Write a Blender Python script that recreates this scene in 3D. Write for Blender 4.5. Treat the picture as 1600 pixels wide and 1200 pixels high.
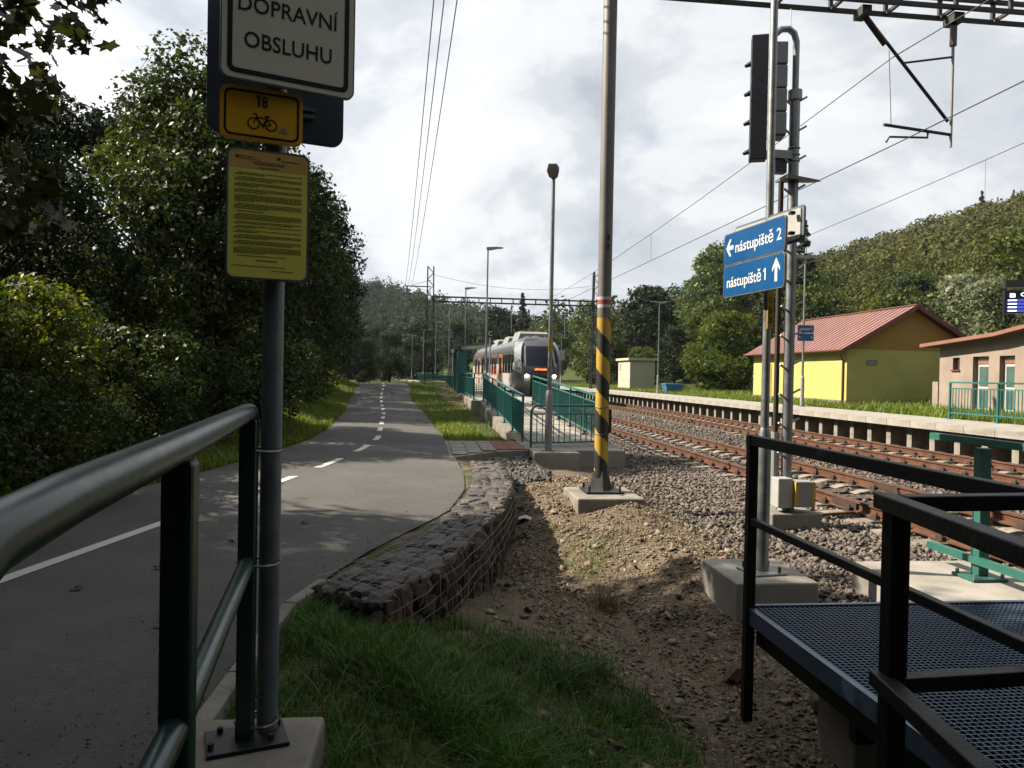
import bpy, bmesh, math, random
import numpy as np
from mathutils import Vector, Matrix
R = math.radians
for o in list(bpy.data.objects): bpy.data.objects.remove(o)
S = bpy.context.scene
COL = S.collection
# ------------------------------------------------------------------ camera
CAM = (0.0, 0.0, 1.55)
YAW, PIT, ROL = R(6.34), R(-.71), R(1.1)
fw = Vector((math.sin(YAW)*math.cos(PIT), math.cos(YAW)*math.cos(PIT), math.sin(PIT)))
r0 = Vector((math.cos(YAW), -math.sin(YAW), 0)); u0 = r0.cross(fw)
rr = r0*math.cos(ROL)+u0*math.sin(ROL); uu = u0*math.cos(ROL)-r0*math.sin(ROL)
cd = bpy.data.cameras.new('camera'); cam = bpy.data.objects.new('camera', cd); COL.objects.link(cam)
cd.sensor_width = 36; cd.lens = 36*1170/1600; cd.clip_start = .05; cd.clip_end = 6000
mw = Matrix((rr, uu, -fw)).transposed().to_4x4(); mw.translation = CAM
cam.matrix_world = mw
S.camera = cam
# ------------------------------------------------------------------ sky and sun
SUN_EL, SUN_AZ = R(40), math.atan2(-.96, .28)      # azimuth measured from +Y towards +X
sd = Vector((math.sin(SUN_AZ)*math.cos(SUN_EL), math.cos(SUN_AZ)*math.cos(SUN_EL), math.sin(SUN_EL)))
sl = bpy.data.lights.new('sun', 'SUN'); sl.energy = 5.0; sl.angle = R(.6); sl.color = (1, .9, .74)
so = bpy.data.objects.new('sun', sl); COL.objects.link(so); so.location = (-30, 10, 40)
so.rotation_euler = (-sd).to_track_quat('-Z', 'Y').to_euler()
W = bpy.data.worlds.new('World'); S.world = W; W.use_nodes = True
nt = W.node_tree; nt.nodes.clear()
def N(t, k, **kw):
    n = t.nodes.new(k)
    for a, v in kw.items():
        if a in n.inputs: n.inputs[a].default_value = v
        else: setattr(n, a, v)
    return n
def L(t, a, b): t.links.new(a, b)
def mathn(t, op, a, b=None, clamp=False):
    n = t.nodes.new('ShaderNodeMath'); n.operation = op; n.use_clamp = clamp
    for i, v in enumerate((a, b)):
        if v is None: continue
        if hasattr(v, 'links'): L(t, v, n.inputs[i])
        else: n.inputs[i].default_value = v
    return n.outputs[0]
def ramp(t, fac, stops, interp='LINEAR'):
    n = t.nodes.new('ShaderNodeValToRGB'); n.color_ramp.interpolation = interp
    e = n.color_ramp.elements
    while len(e) < len(stops): e.new(.5)
    for k, (p, c) in enumerate(stops):
        e[k].position = p; e[k].color = (c, c, c, 1) if isinstance(c, (int, float)) else (*c, 1)
    L(t, fac, n.inputs[0]); return n.outputs[0]
sky = N(nt, 'ShaderNodeTexSky'); sky.sky_type = 'NISHITA'; sky.sun_disc = False
sky.sun_elevation = SUN_EL; sky.sun_rotation = SUN_AZ; sky.dust_density = 1.5
tc = N(nt, 'ShaderNodeTexCoord')
sep = N(nt, 'ShaderNodeSeparateXYZ'); L(nt, tc.outputs['Generated'], sep.inputs[0])
den = mathn(nt, 'ADD', mathn(nt, 'MAXIMUM', sep.outputs[2], 0), .42)
cmb = N(nt, 'ShaderNodeCombineXYZ')
L(nt, mathn(nt, 'DIVIDE', sep.outputs[0], den), cmb.inputs[0]); L(nt, mathn(nt, 'DIVIDE', sep.outputs[1], den), cmb.inputs[1])
n1 = N(nt, 'ShaderNodeTexNoise', Scale=2.3, Detail=9, Roughness=.52, Distortion=.15); L(nt, cmb.outputs[0], n1.inputs['Vector'])
mp = N(nt, 'ShaderNodeMapping'); mp.inputs['Location'].default_value = (4.3, 1.7, 9.1); L(nt, cmb.outputs[0], mp.inputs[0])
n2 = N(nt, 'ShaderNodeTexNoise', Scale=2.0, Detail=10, Roughness=.58, Distortion=.25); L(nt, mp.outputs[0], n2.inputs['Vector'])
cover = ramp(nt, n1.outputs[0], [(.28, .4), (.43, .98)], 'EASE')
shade = ramp(nt, n2.outputs[0], [(.34, (0.1747, 0.1868, 0.2071)), (.45, (0.2356, 0.2478, 0.2640)), (.54, (0.3046, 0.3128, 0.3209)), (.64, (0.3574, 0.3574, 0.3574))], 'EASE')
vd = N(nt, 'ShaderNodeVectorMath', operation='DOT_PRODUCT'); L(nt, tc.outputs['Generated'], vd.inputs[0]); vd.inputs[1].default_value = sd
glow = mathn(nt, 'ADD', mathn(nt, 'MULTIPLY', mathn(nt, 'POWER', mathn(nt, 'MAXIMUM', vd.outputs['Value'], 0), 3), .8), .92)
b1 = N(nt, 'ShaderNodeBackground', Strength=.05); L(nt, sky.outputs[0], b1.inputs[0])
b2 = N(nt, 'ShaderNodeBackground'); L(nt, shade, b2.inputs[0]); L(nt, glow, b2.inputs[1])
mx = N(nt, 'ShaderNodeMixShader'); L(nt, cover, mx.inputs[0]); L(nt, b1.outputs[0], mx.inputs[1]); L(nt, b2.outputs[0], mx.inputs[2])
wo = N(nt, 'ShaderNodeOutputWorld'); L(nt, mx.outputs[0], wo.inputs[0])
S.view_settings.view_transform = 'Standard'; S.view_settings.look = 'None'
S.view_settings.exposure = 1.7
S.view_settings.gamma = 1
try:
    S.cycles.max_bounces = 6; S.cycles.transparent_max_bounces = 8; S.cycles.use_denoising = True
    S.cycles.sample_clamp_indirect = 6
except Exception: pass
rnd = random.Random(7); rng = np.random.default_rng(11)

# ------------------------------------------------------------------ materials
def srgb(r, g, b):
    return tuple((c/255/12.92 if c/255 <= .04045 else ((c/255+.055)/1.055)**2.4) for c in (r, g, b))
MATS = {}
K = .505     # common scale on the reflectances below, tuned together with the exposure
def kk_(c, k=None): return tuple(x*(k or K) for x in c)
def mat(name, c1, c2=None, scale=6, rough=.6, metal=0, bump=0, bscale=None, detail=6, spec=.5, island=0, lo=.35, hi=.65, coat=0):
    m = bpy.data.materials.new(name); m.use_nodes = True; t = m.node_tree; p = t.nodes['Principled BSDF']
    p.inputs['Roughness'].default_value = rough; p.inputs['Metallic'].default_value = metal
    p.inputs['Specular IOR Level'].default_value = spec
    if coat: p.inputs['Coat Weight'].default_value = coat
    c2 = c2 or tuple(x*.8 for x in c1)
    c1, c2 = kk_(c1), kk_(c2)
    co = N(t, 'ShaderNodeTexCoord')
    nz = N(t, 'ShaderNodeTexNoise', Scale=scale, Detail=detail, Roughness=.62); L(t, co.outputs['Object'], nz.inputs['Vector'])
    col = ramp(t, nz.outputs[0], [(lo, c2), (hi, c1)])
    if island:
        g = N(t, 'ShaderNodeNewGeometry'); hs = N(t, 'ShaderNodeHueSaturation')
        oi = N(t, 'ShaderNodeObjectInfo')
        rv = mathn(t, 'FRACT', mathn(t, 'ADD', g.outputs['Random Per Island'], oi.outputs['Random']))
        L(t, mathn(t, 'ADD', mathn(t, 'MULTIPLY', rv, island), 1-island/2), hs.inputs['Value'])
        L(t, mathn(t, 'ADD', mathn(t, 'MULTIPLY', mathn(t, 'FRACT', mathn(t, 'MULTIPLY', rv, 7.3)), island*.08), .5-island*.04), hs.inputs['Hue'])
        L(t, col, hs.inputs['Color']); col = hs.outputs[0]
    L(t, col, p.inputs['Base Color'])
    if rough < .95:
        L(t, mathn(t, 'ADD', mathn(t, 'MULTIPLY', nz.outputs[0], .25), rough-.125, True), p.inputs['Roughness'])
    if bump:
        n2 = N(t, 'ShaderNodeTexNoise', Scale=bscale or scale*6, Detail=5); L(t, co.outputs['Object'], n2.inputs['Vector'])
        bp = N(t, 'ShaderNodeBump', Strength=bump, Distance=.01); L(t, n2.outputs[0], bp.inputs['Height']); L(t, bp.outputs[0], p.inputs['Normal'])
    MATS[name] = m; return m
def leafmat(name, c1, c2, trans=.35, gloss=.25, hue=.05, val=.9, rough=.45, cscale=.35):
    m = bpy.data.materials.new(name); m.use_nodes = True; t = m.node_tree; p = t.nodes['Principled BSDF']
    c1, c2 = kk_(c1, .585), kk_(c2, .585)
    g = N(t, 'ShaderNodeNewGeometry'); oi = N(t, 'ShaderNodeObjectInfo')
    co = N(t, 'ShaderNodeTexCoord'); nz = N(t, 'ShaderNodeTexNoise', Scale=cscale, Detail=3); L(t, co.outputs['Object'], nz.inputs['Vector'])
    col = ramp(t, nz.outputs[0], [(.36, c2), (.64, c1)])
    rv = mathn(t, 'FRACT', mathn(t, 'ADD', g.outputs['Random Per Island'], oi.outputs['Random']))
    hs = N(t, 'ShaderNodeHueSaturation'); L(t, col, hs.inputs['Color'])
    L(t, mathn(t, 'ADD', mathn(t, 'MULTIPLY', g.outputs['Random Per Island'], val), 1-val/2), hs.inputs['Value'])
    L(t, mathn(t, 'ADD', mathn(t, 'MULTIPLY', mathn(t, 'FRACT', mathn(t, 'MULTIPLY', rv, 5.7)), hue), .5-hue*.6), hs.inputs['Hue'])
    L(t, hs.outputs[0], p.inputs['Base Color']); p.inputs['Roughness'].default_value = rough; p.inputs['Specular IOR Level'].default_value = gloss
    tr = N(t, 'ShaderNodeBsdfTranslucent')
    h2 = N(t, 'ShaderNodeHueSaturation', Hue=.475, Saturation=1.15, Value=1.35); L(t, hs.outputs[0], h2.inputs['Color']); L(t, h2.outputs[0], tr.inputs[0])
    ms = N(t, 'ShaderNodeMixShader', Fac=trans); L(t, p.outputs[0], ms.inputs[1]); L(t, tr.outputs[0], ms.inputs[2])
    L(t, ms.outputs[0], t.nodes['Material Output'].inputs[0]); MATS[name] = m; return m
def emis(name, c, s):
    m = bpy.data.materials.new(name); m.use_nodes = True; p = m.node_tree.nodes['Principled BSDF']
    p.inputs['Base Color'].default_value = (*c, 1); p.inputs['Emission Color'].default_value = (*c, 1); p.inputs['Emission Strength'].default_value = s
    MATS[name] = m; return m

mat('concrete', (.36, .33, .28), (.22, .2, .17), 3, .85, bump=.4, bscale=60, spec=.2)
mat('concrete_pale', (.46, .43, .38), (.33, .3, .26), 2.2, .85, bump=.35, bscale=50, spec=.2)
mat('concrete_wall', (.34, .3, .25), (.2, .18, .15), 1.6, .9, bump=.4, bscale=30, spec=.2)
mat('paver', (.36, .33, .29), (.27, .25, .22), 5, .85, bump=.3, bscale=70, spec=.2, island=.25)
mat('paver_red', (.33, .15, .1), (.26, .12, .08), 5, .85, bump=.3, bscale=70, spec=.2)
mat('galvanised', (.42, .44, .46), (.32, .34, .36), 9, .42, .75, bump=.05)
mat('post_grey', (.32, .36, .41), (.22, .25, .29), 8, .45, .3, bump=.05)
mat('grey_paint', (.36, .37, .37), (.29, .3, .3), 4, .5)
mat('mast_brown', (.2, .19, .178), (.15, .142, .132), 3, .55, .1, bump=.1)
mat('steel_dark', (.035, .036, .04), (.02, .02, .022), 6, .5, .4, bump=.15)
mat('black_paint', (.007, .007, .009), (.022, .019, .017), 11, .5, bump=.25, spec=.3, lo=.3, hi=.48)
mat('green_dark', (.011, .052, .05), (.02, .042, .038), 14, .34, spec=.5, bump=.1, bscale=25, lo=.3, hi=.5)
mat('green_paint', (.036, .2, .185), (.026, .155, .142), 4, .33, spec=.5, bump=.05)
mat('green_angle', (.03, .17, .13), (.022, .13, .1), 4, .45, bump=.1)
mat('rust', (.165, .075, .042), (.095, .043, .026), 5, .85, bump=.5, bscale=50, spec=.2)
mat('rail_head', (.17, .085, .05), (.11, .06, .04), 6, .5, .3)
mat('rust_dark', (.045, .022, .015), (.03, .016, .012), 8, .85)
mat('sleeper', (.33, .28, .225), (.21, .18, .145), 4, .9, bump=.4, spec=.15, island=.3)
mat('stone', (.2, .175, .16), (.095, .084, .078), 9, .85, bump=.6, bscale=40, spec=.25, island=.7)
mat('stone_brown', (.2, .145, .11), (.09, .065, .05), 9, .9, bump=.6, bscale=40, spec=.2, island=.7)
mat('soil', (.075, .06, .045), (.04, .032, .025), 5, .95, bump=.5, spec=.1)
mat('ballast_stone', (.24, .2, .17), (.13, .11, .1), 30, .88, bump=.3, spec=.2, island=.9)
mat('chip', (.34, .265, .19), (.18, .135, .098), 30, .9, spec=.15, island=1.0)
mat('shaded_chip', (.12, .115, .11), (.07, .068, .066), 30, .8, spec=.3, island=.8)  # shadowed gravel: the shade is put into this darker stone colour
mat('wire', (.26, .25, .24), (.16, .15, .145), 8, .5, .6)
mat('strap', (.3, .3, .3), (.22, .22, .22), 8, .4, .8)
mat('cable', (.028, .029, .033), (.02, .02, .022), 8, .6)
mat('truss', (.026, .026, .031), (.016, .015, .018), 5, .6, .2)
mat('insulator', (.05, .024, .02), (.04, .02, .016), 8, .3)
mat('sign_white', (1.2, 1.14, .98), (1.1, 1.04, .9), 2, .35)
mat('sign_black', (.01, .01, .011), (.008, .008, .009), 2, .4)
mat('sign_yellow', (1.45, .76, .04), (1.35, .69, .03), 2, .35)
mat('notice_yellow', (1.5, 1.4, .28), (1.38, 1.28, .25), 2, .4)
mat('notice_tan', (1.25, .78, .25), (1.15, .72, .23), 2, .4)
mat('notice_ink', (.16, .13, .03), (.13, .11, .02), 2, .6)
mat('sign_back', (.16, .19, .25), (.12, .145, .19), 3, .5, .3)
mat('sign_blue', (.003, .095, .28), (.003, .08, .25), 2, .35)
mat('letter_white', (.85, .85, .85), (.8, .8, .8), 2, .4)
mat('plate_grey', (.5, .5, .47), (.42, .42, .4), 2, .5)
mat('stripe_yellow', (.66, .42, .045), (.55, .34, .035), 3, .5)
mat('stripe_black', (.02, .02, .021), (.014, .014, .015), 3, .5)
mat('band_red', (.42, .07, .05), (.36, .06, .045), 3, .5)
mat('band_white', (.6, .58, .55), (.52, .5, .47), 3, .5)
mat('navy', (.009, .011, .028), (.006, .007, .018), 3, .5)
mat('marking', (.72, .7, .66), (.5, .48, .45), 14, .8, bump=.2, lo=.28, hi=.42)
mat('wall_yellow', (.55, .53, .15), (.44, .42, .12), .9, .85, bump=.2, bscale=60, lo=.25, hi=.6)
mat('gable_ochre', (.42, .24, .035), (.37, .21, .03), 1.3, .8)
mat('roof_red', (.3, .14, .12), (.22, .095, .08), 1.1, .55, lo=.25, hi=.65)
mat('roof_trim', (.2, .045, .03), (.15, .035, .025), 2, .5)
mat('wall_beige', (.38, .3, .235), (.29, .225, .175), 1.2, .9, bump=.4, bscale=40)
mat('roof_brown', (.3, .12, .08), (.24, .1, .065), 2, .7)
mat('kiosk', (.56, .54, .39), (.5, .47, .34), 1.5, .8)
mat('bin_blue', (.05, .22, .45), (.04, .18, .38), 2, .5)
mat('glass_dark', (.012, .014, .017), (.01, .011, .013), 2, .12, spec=.8)
mat('train_glass', (.012, .017, .03), (.01, .014, .025), 2, .35, spec=.12)
mat('glass_green', (.1, .17, .155), (.07, .12, .11), 2, .2, spec=.8)
mat('frame_white', (.6, .58, .55), (.52, .5, .47), 3, .5)
mat('train_white', (.66, .61, .56), (.58, .54, .5), 1, .35, coat=.3)
mat('train_grey', (.085, .09, .095), (.065, .07, .075), 1, .35, coat=.3)
mat('train_silver', (.26, .28, .3), (.22, .24, .26), 1, .3, coat=.3)
mat('train_orange', (.56, .14, .03), (.48, .11, .025), 1, .4)
mat('train_roof', (.33, .34, .33), (.25, .26, .25), 1, .5)
mat('bark', (.05, .04, .032), (.025, .02, .017), 9, .95, bump=.8, bscale=18, spec=.1)
mat('paper', (.7, .7, .68), (.6, .6, .58), 4, .8)
mat('dead_leaf', (.12, .075, .035), (.07, .045, .022), 4, .8)
mat('screen_dark', (.012, .013, .02), (.01, .01, .015), 2, .25)
mat('box_yellow', (.62, .42, .05), (.55, .37, .04), 3, .5)
mat('grating', (.13, .2, .31), (.09, .145, .23), 6, .36, .5)
emis('lamp_glow', (1, .93, .75), 6); emis('led_orange', (1, .25, .06), .9); emis('led_white', (.8, .85, 1), .7); emis('led_screen', (.03, .04, .3), .5)
leafmat('leaf_mid', (.08, .135, .028), (.04, .075, .018), .35)
leafmat('leaf_birch', (.058, .095, .02), (.022, .04, .011), .34, gloss=.16, rough=.5)
leafmat('leaf_dark', (.024, .044, .014), (.013, .026, .009), .22, gloss=.15, rough=.6)
leafmat('leaf_maple', (.05, .06, .017), (.024, .033, .012), .28)
leafmat('leaf_bright', (.095, .135, .026), (.045, .078, .018), .38, gloss=.12, rough=.6, hue=.07)
leafmat('leaf_shrub', (.125, .17, .025), (.05, .085, .016), .4, hue=.07, cscale=1.2)
leafmat('leaf_olive', (.085, .115, .03), (.042, .066, .018), .3, gloss=.12, rough=.6, hue=.07)
leafmat('leaf_silver', (.22, .25, .15), (.1, .13, .06), .3, gloss=.12, rough=.6, hue=.04)
leafmat('leaf_forest', (.042, .07, .026), (.018, .034, .016), .18, gloss=.05, rough=.8, hue=.05, cscale=.08)
leafmat('leaf_hill', (.11, .118, .036), (.048, .062, .02), .22, gloss=.06, rough=.7, hue=.07, cscale=.07)
leafmat('leaf_conifer', (.03, .05, .02), (.02, .034, .015), .1)
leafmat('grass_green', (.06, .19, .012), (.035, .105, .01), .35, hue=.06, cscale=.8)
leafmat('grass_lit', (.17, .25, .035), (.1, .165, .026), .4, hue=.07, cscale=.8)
leafmat('grass_dry', (.23, .19, .085), (.15, .12, .055), .3, hue=.06, cscale=.8)

# asphalt
def asphalt():
    m = bpy.data.materials.new('asphalt'); m.use_nodes = True; t = m.node_tree; p = t.nodes['Principled BSDF']
    co = N(t, 'ShaderNodeTexCoord')
    big = N(t, 'ShaderNodeTexNoise', Scale=.6, Detail=5, Roughness=.6); L(t, co.outputs['Object'], big.inputs['Vector'])
    fine = N(t, 'ShaderNodeTexNoise', Scale=110, Detail=3, Roughness=.7); L(t, co.outputs['Object'], fine.inputs['Vector'])
    vo = N(t, 'ShaderNodeTexVoronoi', Scale=85); L(t, co.outputs['Object'], vo.inputs['Vector'])
    a = ramp(t, big.outputs[0], [(.3, (0.0455, 0.0443, 0.0431)), (.7, (0.0699, 0.0674, 0.0634))])
    b = ramp(t, fine.outputs[0], [(.3, .55), (.62, 1.25)])
    mm = N(t, 'ShaderNodeMix'); mm.data_type = 'RGBA'; mm.blend_type = 'MULTIPLY'; mm.inputs[0].default_value = 1
    L(t, a, mm.inputs[6]); L(t, b, mm.inputs[7])
    wv = N(t, 'ShaderNodeTexNoise', Scale=2.2, Detail=3); L(t, co.outputs['Object'], wv.inputs['Vector'])
    mv = N(t, 'ShaderNodeMix'); mv.data_type = 'RGBA'; mv.inputs[0].default_value = .12; L(t, co.outputs['Object'], mv.inputs[6]); L(t, wv.outputs['Color'], mv.inputs[7])
    ck = N(t, 'ShaderNodeTexVoronoi', Scale=.42); ck.feature = 'DISTANCE_TO_EDGE'; L(t, mv.outputs[2], ck.inputs['Vector'])
    st = N(t, 'ShaderNodeTexNoise', Scale=.25, Detail=6, Roughness=.7); L(t, co.outputs['Object'], st.inputs['Vector'])
    cr = mathn(t, 'MULTIPLY', ramp(t, ck.outputs[0], [(.0, .8), (.004, 1)]), ramp(t, st.outputs[0], [(.35, .78), (.6, 1.08)]))
    m3 = N(t, 'ShaderNodeMix'); m3.data_type = 'RGBA'; m3.blend_type = 'MULTIPLY'; m3.inputs[0].default_value = 1
    L(t, mm.outputs[2], m3.inputs[6]); L(t, cr, m3.inputs[7]); L(t, m3.outputs[2], p.inputs['Base Color'])
    p.inputs['Roughness'].default_value = .88; p.inputs['Specular IOR Level'].default_value = .25
    bp = N(t, 'ShaderNodeBump', Strength=.5, Distance=.004); L(t, vo.outputs[0], bp.inputs['Height']); L(t, bp.outputs[0], p.inputs['Normal'])
    MATS['asphalt'] = m
asphalt()
def groundmat():
    m = bpy.data.materials.new('ground'); m.use_nodes = True; t = m.node_tree; p = t.nodes['Principled BSDF']
    co = N(t, 'ShaderNodeTexCoord'); at = N(t, 'ShaderNodeAttribute'); at.attribute_name = 'cover'
    sp = N(t, 'ShaderNodeSeparateColor'); L(t, at.outputs['Color'], sp.inputs[0])
    n1 = N(t, 'ShaderNodeTexNoise', Scale=1.4, Detail=7, Roughness=.65); L(t, co.outputs['Object'], n1.inputs['Vector'])
    n2 = N(t, 'ShaderNodeTexNoise', Scale=38, Detail=4, Roughness=.7); L(t, co.outputs['Object'], n2.inputs['Vector'])
    vo = N(t, 'ShaderNodeTexVoronoi', Scale=24); L(t, co.outputs['Object'], vo.inputs['Vector'])
    vo2 = N(t, 'ShaderNodeTexVoronoi', Scale=24); vo2.feature = 'DISTANCE_TO_EDGE'; L(t, co.outputs['Object'], vo2.inputs['Vector'])
    soil = ramp(t, n2.outputs[0], [(.3, (0.0471, 0.0357, 0.0252)), (.5, (0.0991, 0.0780, 0.0552)), (.7, (0.1625, 0.1340, 0.0975))])
    n4 = N(t, 'ShaderNodeTexNoise', Scale=3.4, Detail=8, Roughness=.7); L(t, co.outputs['Object'], n4.inputs['Vector'])
    sm4 = N(t, 'ShaderNodeMix'); sm4.data_type = 'RGBA'; sm4.blend_type = 'MULTIPLY'; sm4.inputs[0].default_value = 1
    L(t, soil, sm4.inputs[6]); L(t, ramp(t, n4.outputs[0], [(.34, (.52, .5, .46)), (.5, (.95, .95, .95)), (.66, (1.15, 1.13, 1.1))]), sm4.inputs[7]); soil = sm4.outputs[2]
    grass = ramp(t, n2.outputs[0], [(.3, (0.0162, 0.0244, 0.0073)), (.7, (0.0487, 0.0650, 0.0171))])
    sv = N(t, 'ShaderNodeSeparateColor'); L(t, vo.outputs['Color'], sv.inputs[0])
    bal = ramp(t, sv.outputs[0], [(0, (0.0390, 0.0309, 0.0260)), (.5, (0.0853, 0.0699, 0.0569)), (1, (0.1462, 0.1219, 0.1015))])
    gap = ramp(t, vo2.outputs[0], [(0, .25), (.12, 1)])
    bm = N(t, 'ShaderNodeMix'); bm.data_type = 'RGBA'; bm.blend_type = 'MULTIPLY'; bm.inputs[0].default_value = 1; L(t, bal, bm.inputs[6]); L(t, gap, bm.inputs[7])
    gm = mathn(t, 'ADD', sp.outputs[0], mathn(t, 'MULTIPLY', mathn(t, 'SUBTRACT', n1.outputs[0], .5), 1.2))
    gf = ramp(t, gm, [(.4, 0), (.6, 1)])
    bmx = mathn(t, 'ADD', sp.outputs[2], mathn(t, 'MULTIPLY', mathn(t, 'SUBTRACT', n2.outputs[0], .5), .9))
    bf = ramp(t, bmx, [(.42, 0), (.58, 1)])
    def mix(f, a, b):
        k = N(t, 'ShaderNodeMix'); k.data_type = 'RGBA'; L(t, f, k.inputs[0]); L(t, a, k.inputs[6]); L(t, b, k.inputs[7]); return k.outputs[2]
    L(t, mix(bf, mix(gf, soil, grass), bm.outputs[2]), p.inputs['Base Color'])
    p.inputs['Roughness'].default_value = .95; p.inputs['Specular IOR Level'].default_value = .12
    hh = mathn(t, 'ADD', mathn(t, 'MULTIPLY', n2.outputs[0], .6), mathn(t, 'MULTIPLY', vo2.outputs[0], sp.outputs[2]))
    bp = N(t, 'ShaderNodeBump', Strength=.8, Distance=.04); L(t, hh, bp.inputs['Height']); L(t, bp.outputs[0], p.inputs['Normal'])
    MATS['ground'] = m
groundmat()

# ------------------------------------------------------------------ builders
class MB:
    def __init__(s): s.v = []; s.f = []; s.mi = []
    def add(s, vs, fs, m=0):
        k = len(s.v); s.v += [tuple(p) for p in vs]; s.f += [tuple(i+k for i in f) for f in fs]; s.mi += [m]*len(fs); return s
    def box(s, c, d, rz=0, m=0):
        cx, cy, cz = c; a, b, h = d[0]/2, d[1]/2, d[2]/2; ca, sa = math.cos(rz), math.sin(rz)
        vs = [(cx+x*ca-y*sa, cy+x*sa+y*ca, cz+z) for z in (-h, h) for x, y in ((-a, -b), (a, -b), (a, b), (-a, b))]
        return s.add(vs, [(3, 2, 1, 0), (4, 5, 6, 7), (0, 1, 5, 4), (1, 2, 6, 5), (2, 3, 7, 6), (3, 0, 4, 7)], m)
    def b2(s, lo, hi, m=0):
        return s.box([(a+b)/2 for a, b in zip(lo, hi)], [b-a for a, b in zip(lo, hi)], 0, m)
    def bar(s, p, q, w, h, up=(0, 0, 1), m=0):
        p, q = Vector(p), Vector(q); d = (q-p).normalized(); up = Vector(up)
        if abs(d.dot(up)) > .98: up = Vector((0, 1, 0))
        sd_ = d.cross(up).normalized(); uv = sd_.cross(d)
        vs = [e+sd_*(a*w/2)+uv*(b*h/2) for e in (p, q) for a, b in ((-1, -1), (1, -1), (1, 1), (-1, 1))]
        return s.add(vs, [(0, 1, 2, 3), (7, 6, 5, 4), (0, 4, 5, 1), (1, 5, 6, 2), (2, 6, 7, 3), (3, 7, 4, 0)], m)
    def tube(s, pts, r, n=8, m=0, caps=True):
        pts = [Vector(p) for p in pts]; rs = r if isinstance(r, (list, tuple)) else [r]*len(pts)
        vs = []; prev = None
        for i, p in enumerate(pts):
            d = (pts[min(i+1, len(pts)-1)]-pts[max(i-1, 0)]).normalized()
            if prev is None:
                a = Vector((0, 0, 1)) if abs(d.z) < .9 else Vector((1, 0, 0)); x = d.cross(a).normalized()
            else: x = (prev-d*prev.dot(d)).normalized()
            prev = x; y = d.cross(x)
            vs += [p+(x*math.cos(6.28318*k/n)+y*math.sin(6.28318*k/n))*rs[i] for k in range(n)]
        fs = [(i*n+k, i*n+(k+1) % n, (i+1)*n+(k+1) % n, (i+1)*n+k) for i in range(len(pts)-1) for k in range(n)]
        if caps: fs += [tuple(range(n-1, -1, -1)), tuple((len(pts)-1)*n+k for k in range(n))]
        return s.add(vs, fs, m)
    def prism(s, poly, fr, d0, d1, m=0):
        n = len(poly); vs = [fr(a, b, d0) for a, b in poly]+[fr(a, b, d1) for a, b in poly]
        return s.add(vs, [tuple(range(n-1, -1, -1)), tuple(range(n, 2*n))]+[(k, (k+1) % n, n+(k+1) % n, n+k) for k in range(n)], m)
    def ring(s, po, pi_, fr, d, m=0):
        n = len(po); vs = [fr(a, b, d) for a, b in po]+[fr(a, b, d) for a, b in pi_]
        return s.add(vs, [(k, (k+1) % n, n+(k+1) % n, n+k) for k in range(n)], m)
    def mesh(s, name, mats, smooth=False):
        me = bpy.data.meshes.new(name); me.from_pydata(s.v, [], s.f)
        for k in ([mats] if isinstance(mats, str) else mats): me.materials.append(MATS[k])
        if any(s.mi): me.polygons.foreach_set('material_index', s.mi)
        if smooth:
            me.polygons.foreach_set('use_smooth', [True]*len(me.polygons))
            try: me.set_sharp_from_angle(angle=R(40))
            except Exception: pass
        me.update(); return me
    def build(s, name, mats, parent=None, smooth=False, bevel=0):
        return link(name, s.mesh(name, mats, smooth), parent, bevel=bevel)
def link(name, me, parent=None, loc=(0, 0, 0), rot=None, scale=None, bevel=0):
    o = bpy.data.objects.new(name, me); COL.objects.link(o); o.location = loc
    if rot: o.rotation_euler = rot
    if scale: o.scale = scale
    if parent is not None: setp(o, parent)
    if bevel:
        b = o.modifiers.new('bevel', 'BEVEL'); b.width = bevel; b.segments = 2; b.limit_method = 'ANGLE'
    return o
def wl(o):
    p = Vector(o.location)
    while o.parent is not None: o = o.parent; p += Vector(o.location)*0
    return p
WLOC = {}
def setp(o, parent):
    o.parent = parent; o.matrix_parent_inverse = Matrix.Translation(-WLOC.get(parent.name, Vector((0, 0, 0))))
def tag(o, label=None, cat=None, group=None, kind=None):
    if label: o['label'] = label
    if cat: o['category'] = cat
    if group: o['group'] = group
    if kind: o['kind'] = kind
    return o
def thing(name, loc, label, cat, group=None):
    o = bpy.data.objects.new(name, None); COL.objects.link(o); o.location = loc; o.empty_display_size = .2
    WLOC[o.name] = Vector(loc); return tag(o, label, cat, group)
def npmesh(name, v, f, mats, smooth=False):
    me = bpy.data.meshes.new(name); v = np.asarray(v, np.float32); f = np.asarray(f, np.int32); k = f.shape[1]
    me.vertices.add(len(v)); me.vertices.foreach_set('co', v.ravel()); me.loops.add(f.size); me.loops.foreach_set('vertex_index', f.ravel())
    me.polygons.add(len(f)); me.polygons.foreach_set('loop_start', np.arange(0, f.size, k, dtype=np.int32))
    if smooth: me.polygons.foreach_set('use_smooth', np.ones(len(f), bool))
    for m in ([mats] if isinstance(mats, str) else mats): me.materials.append(MATS[m])
    me.update(calc_edges=True); return me
def frame(o, xd):
    o = Vector(o); xd = Vector((xd[0], xd[1], 0)).normalized(); n = xd.cross(Vector((0, 0, 1)))
    return lambda a, b, c=0: o+xd*a+Vector((0, 0, b))+n*c
def rrect(x0, z0, x1, z1, r, n=5):
    out = []
    for cx, cz, a0 in ((x1-r, z0+r, -90), (x1-r, z1-r, 0), (x0+r, z1-r, 90), (x0+r, z0+r, 180)):
        out += [(cx+r*math.cos(R(a0+90*k/n)), cz+r*math.sin(R(a0+90*k/n))) for k in range(n+1)]
    return out
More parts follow.
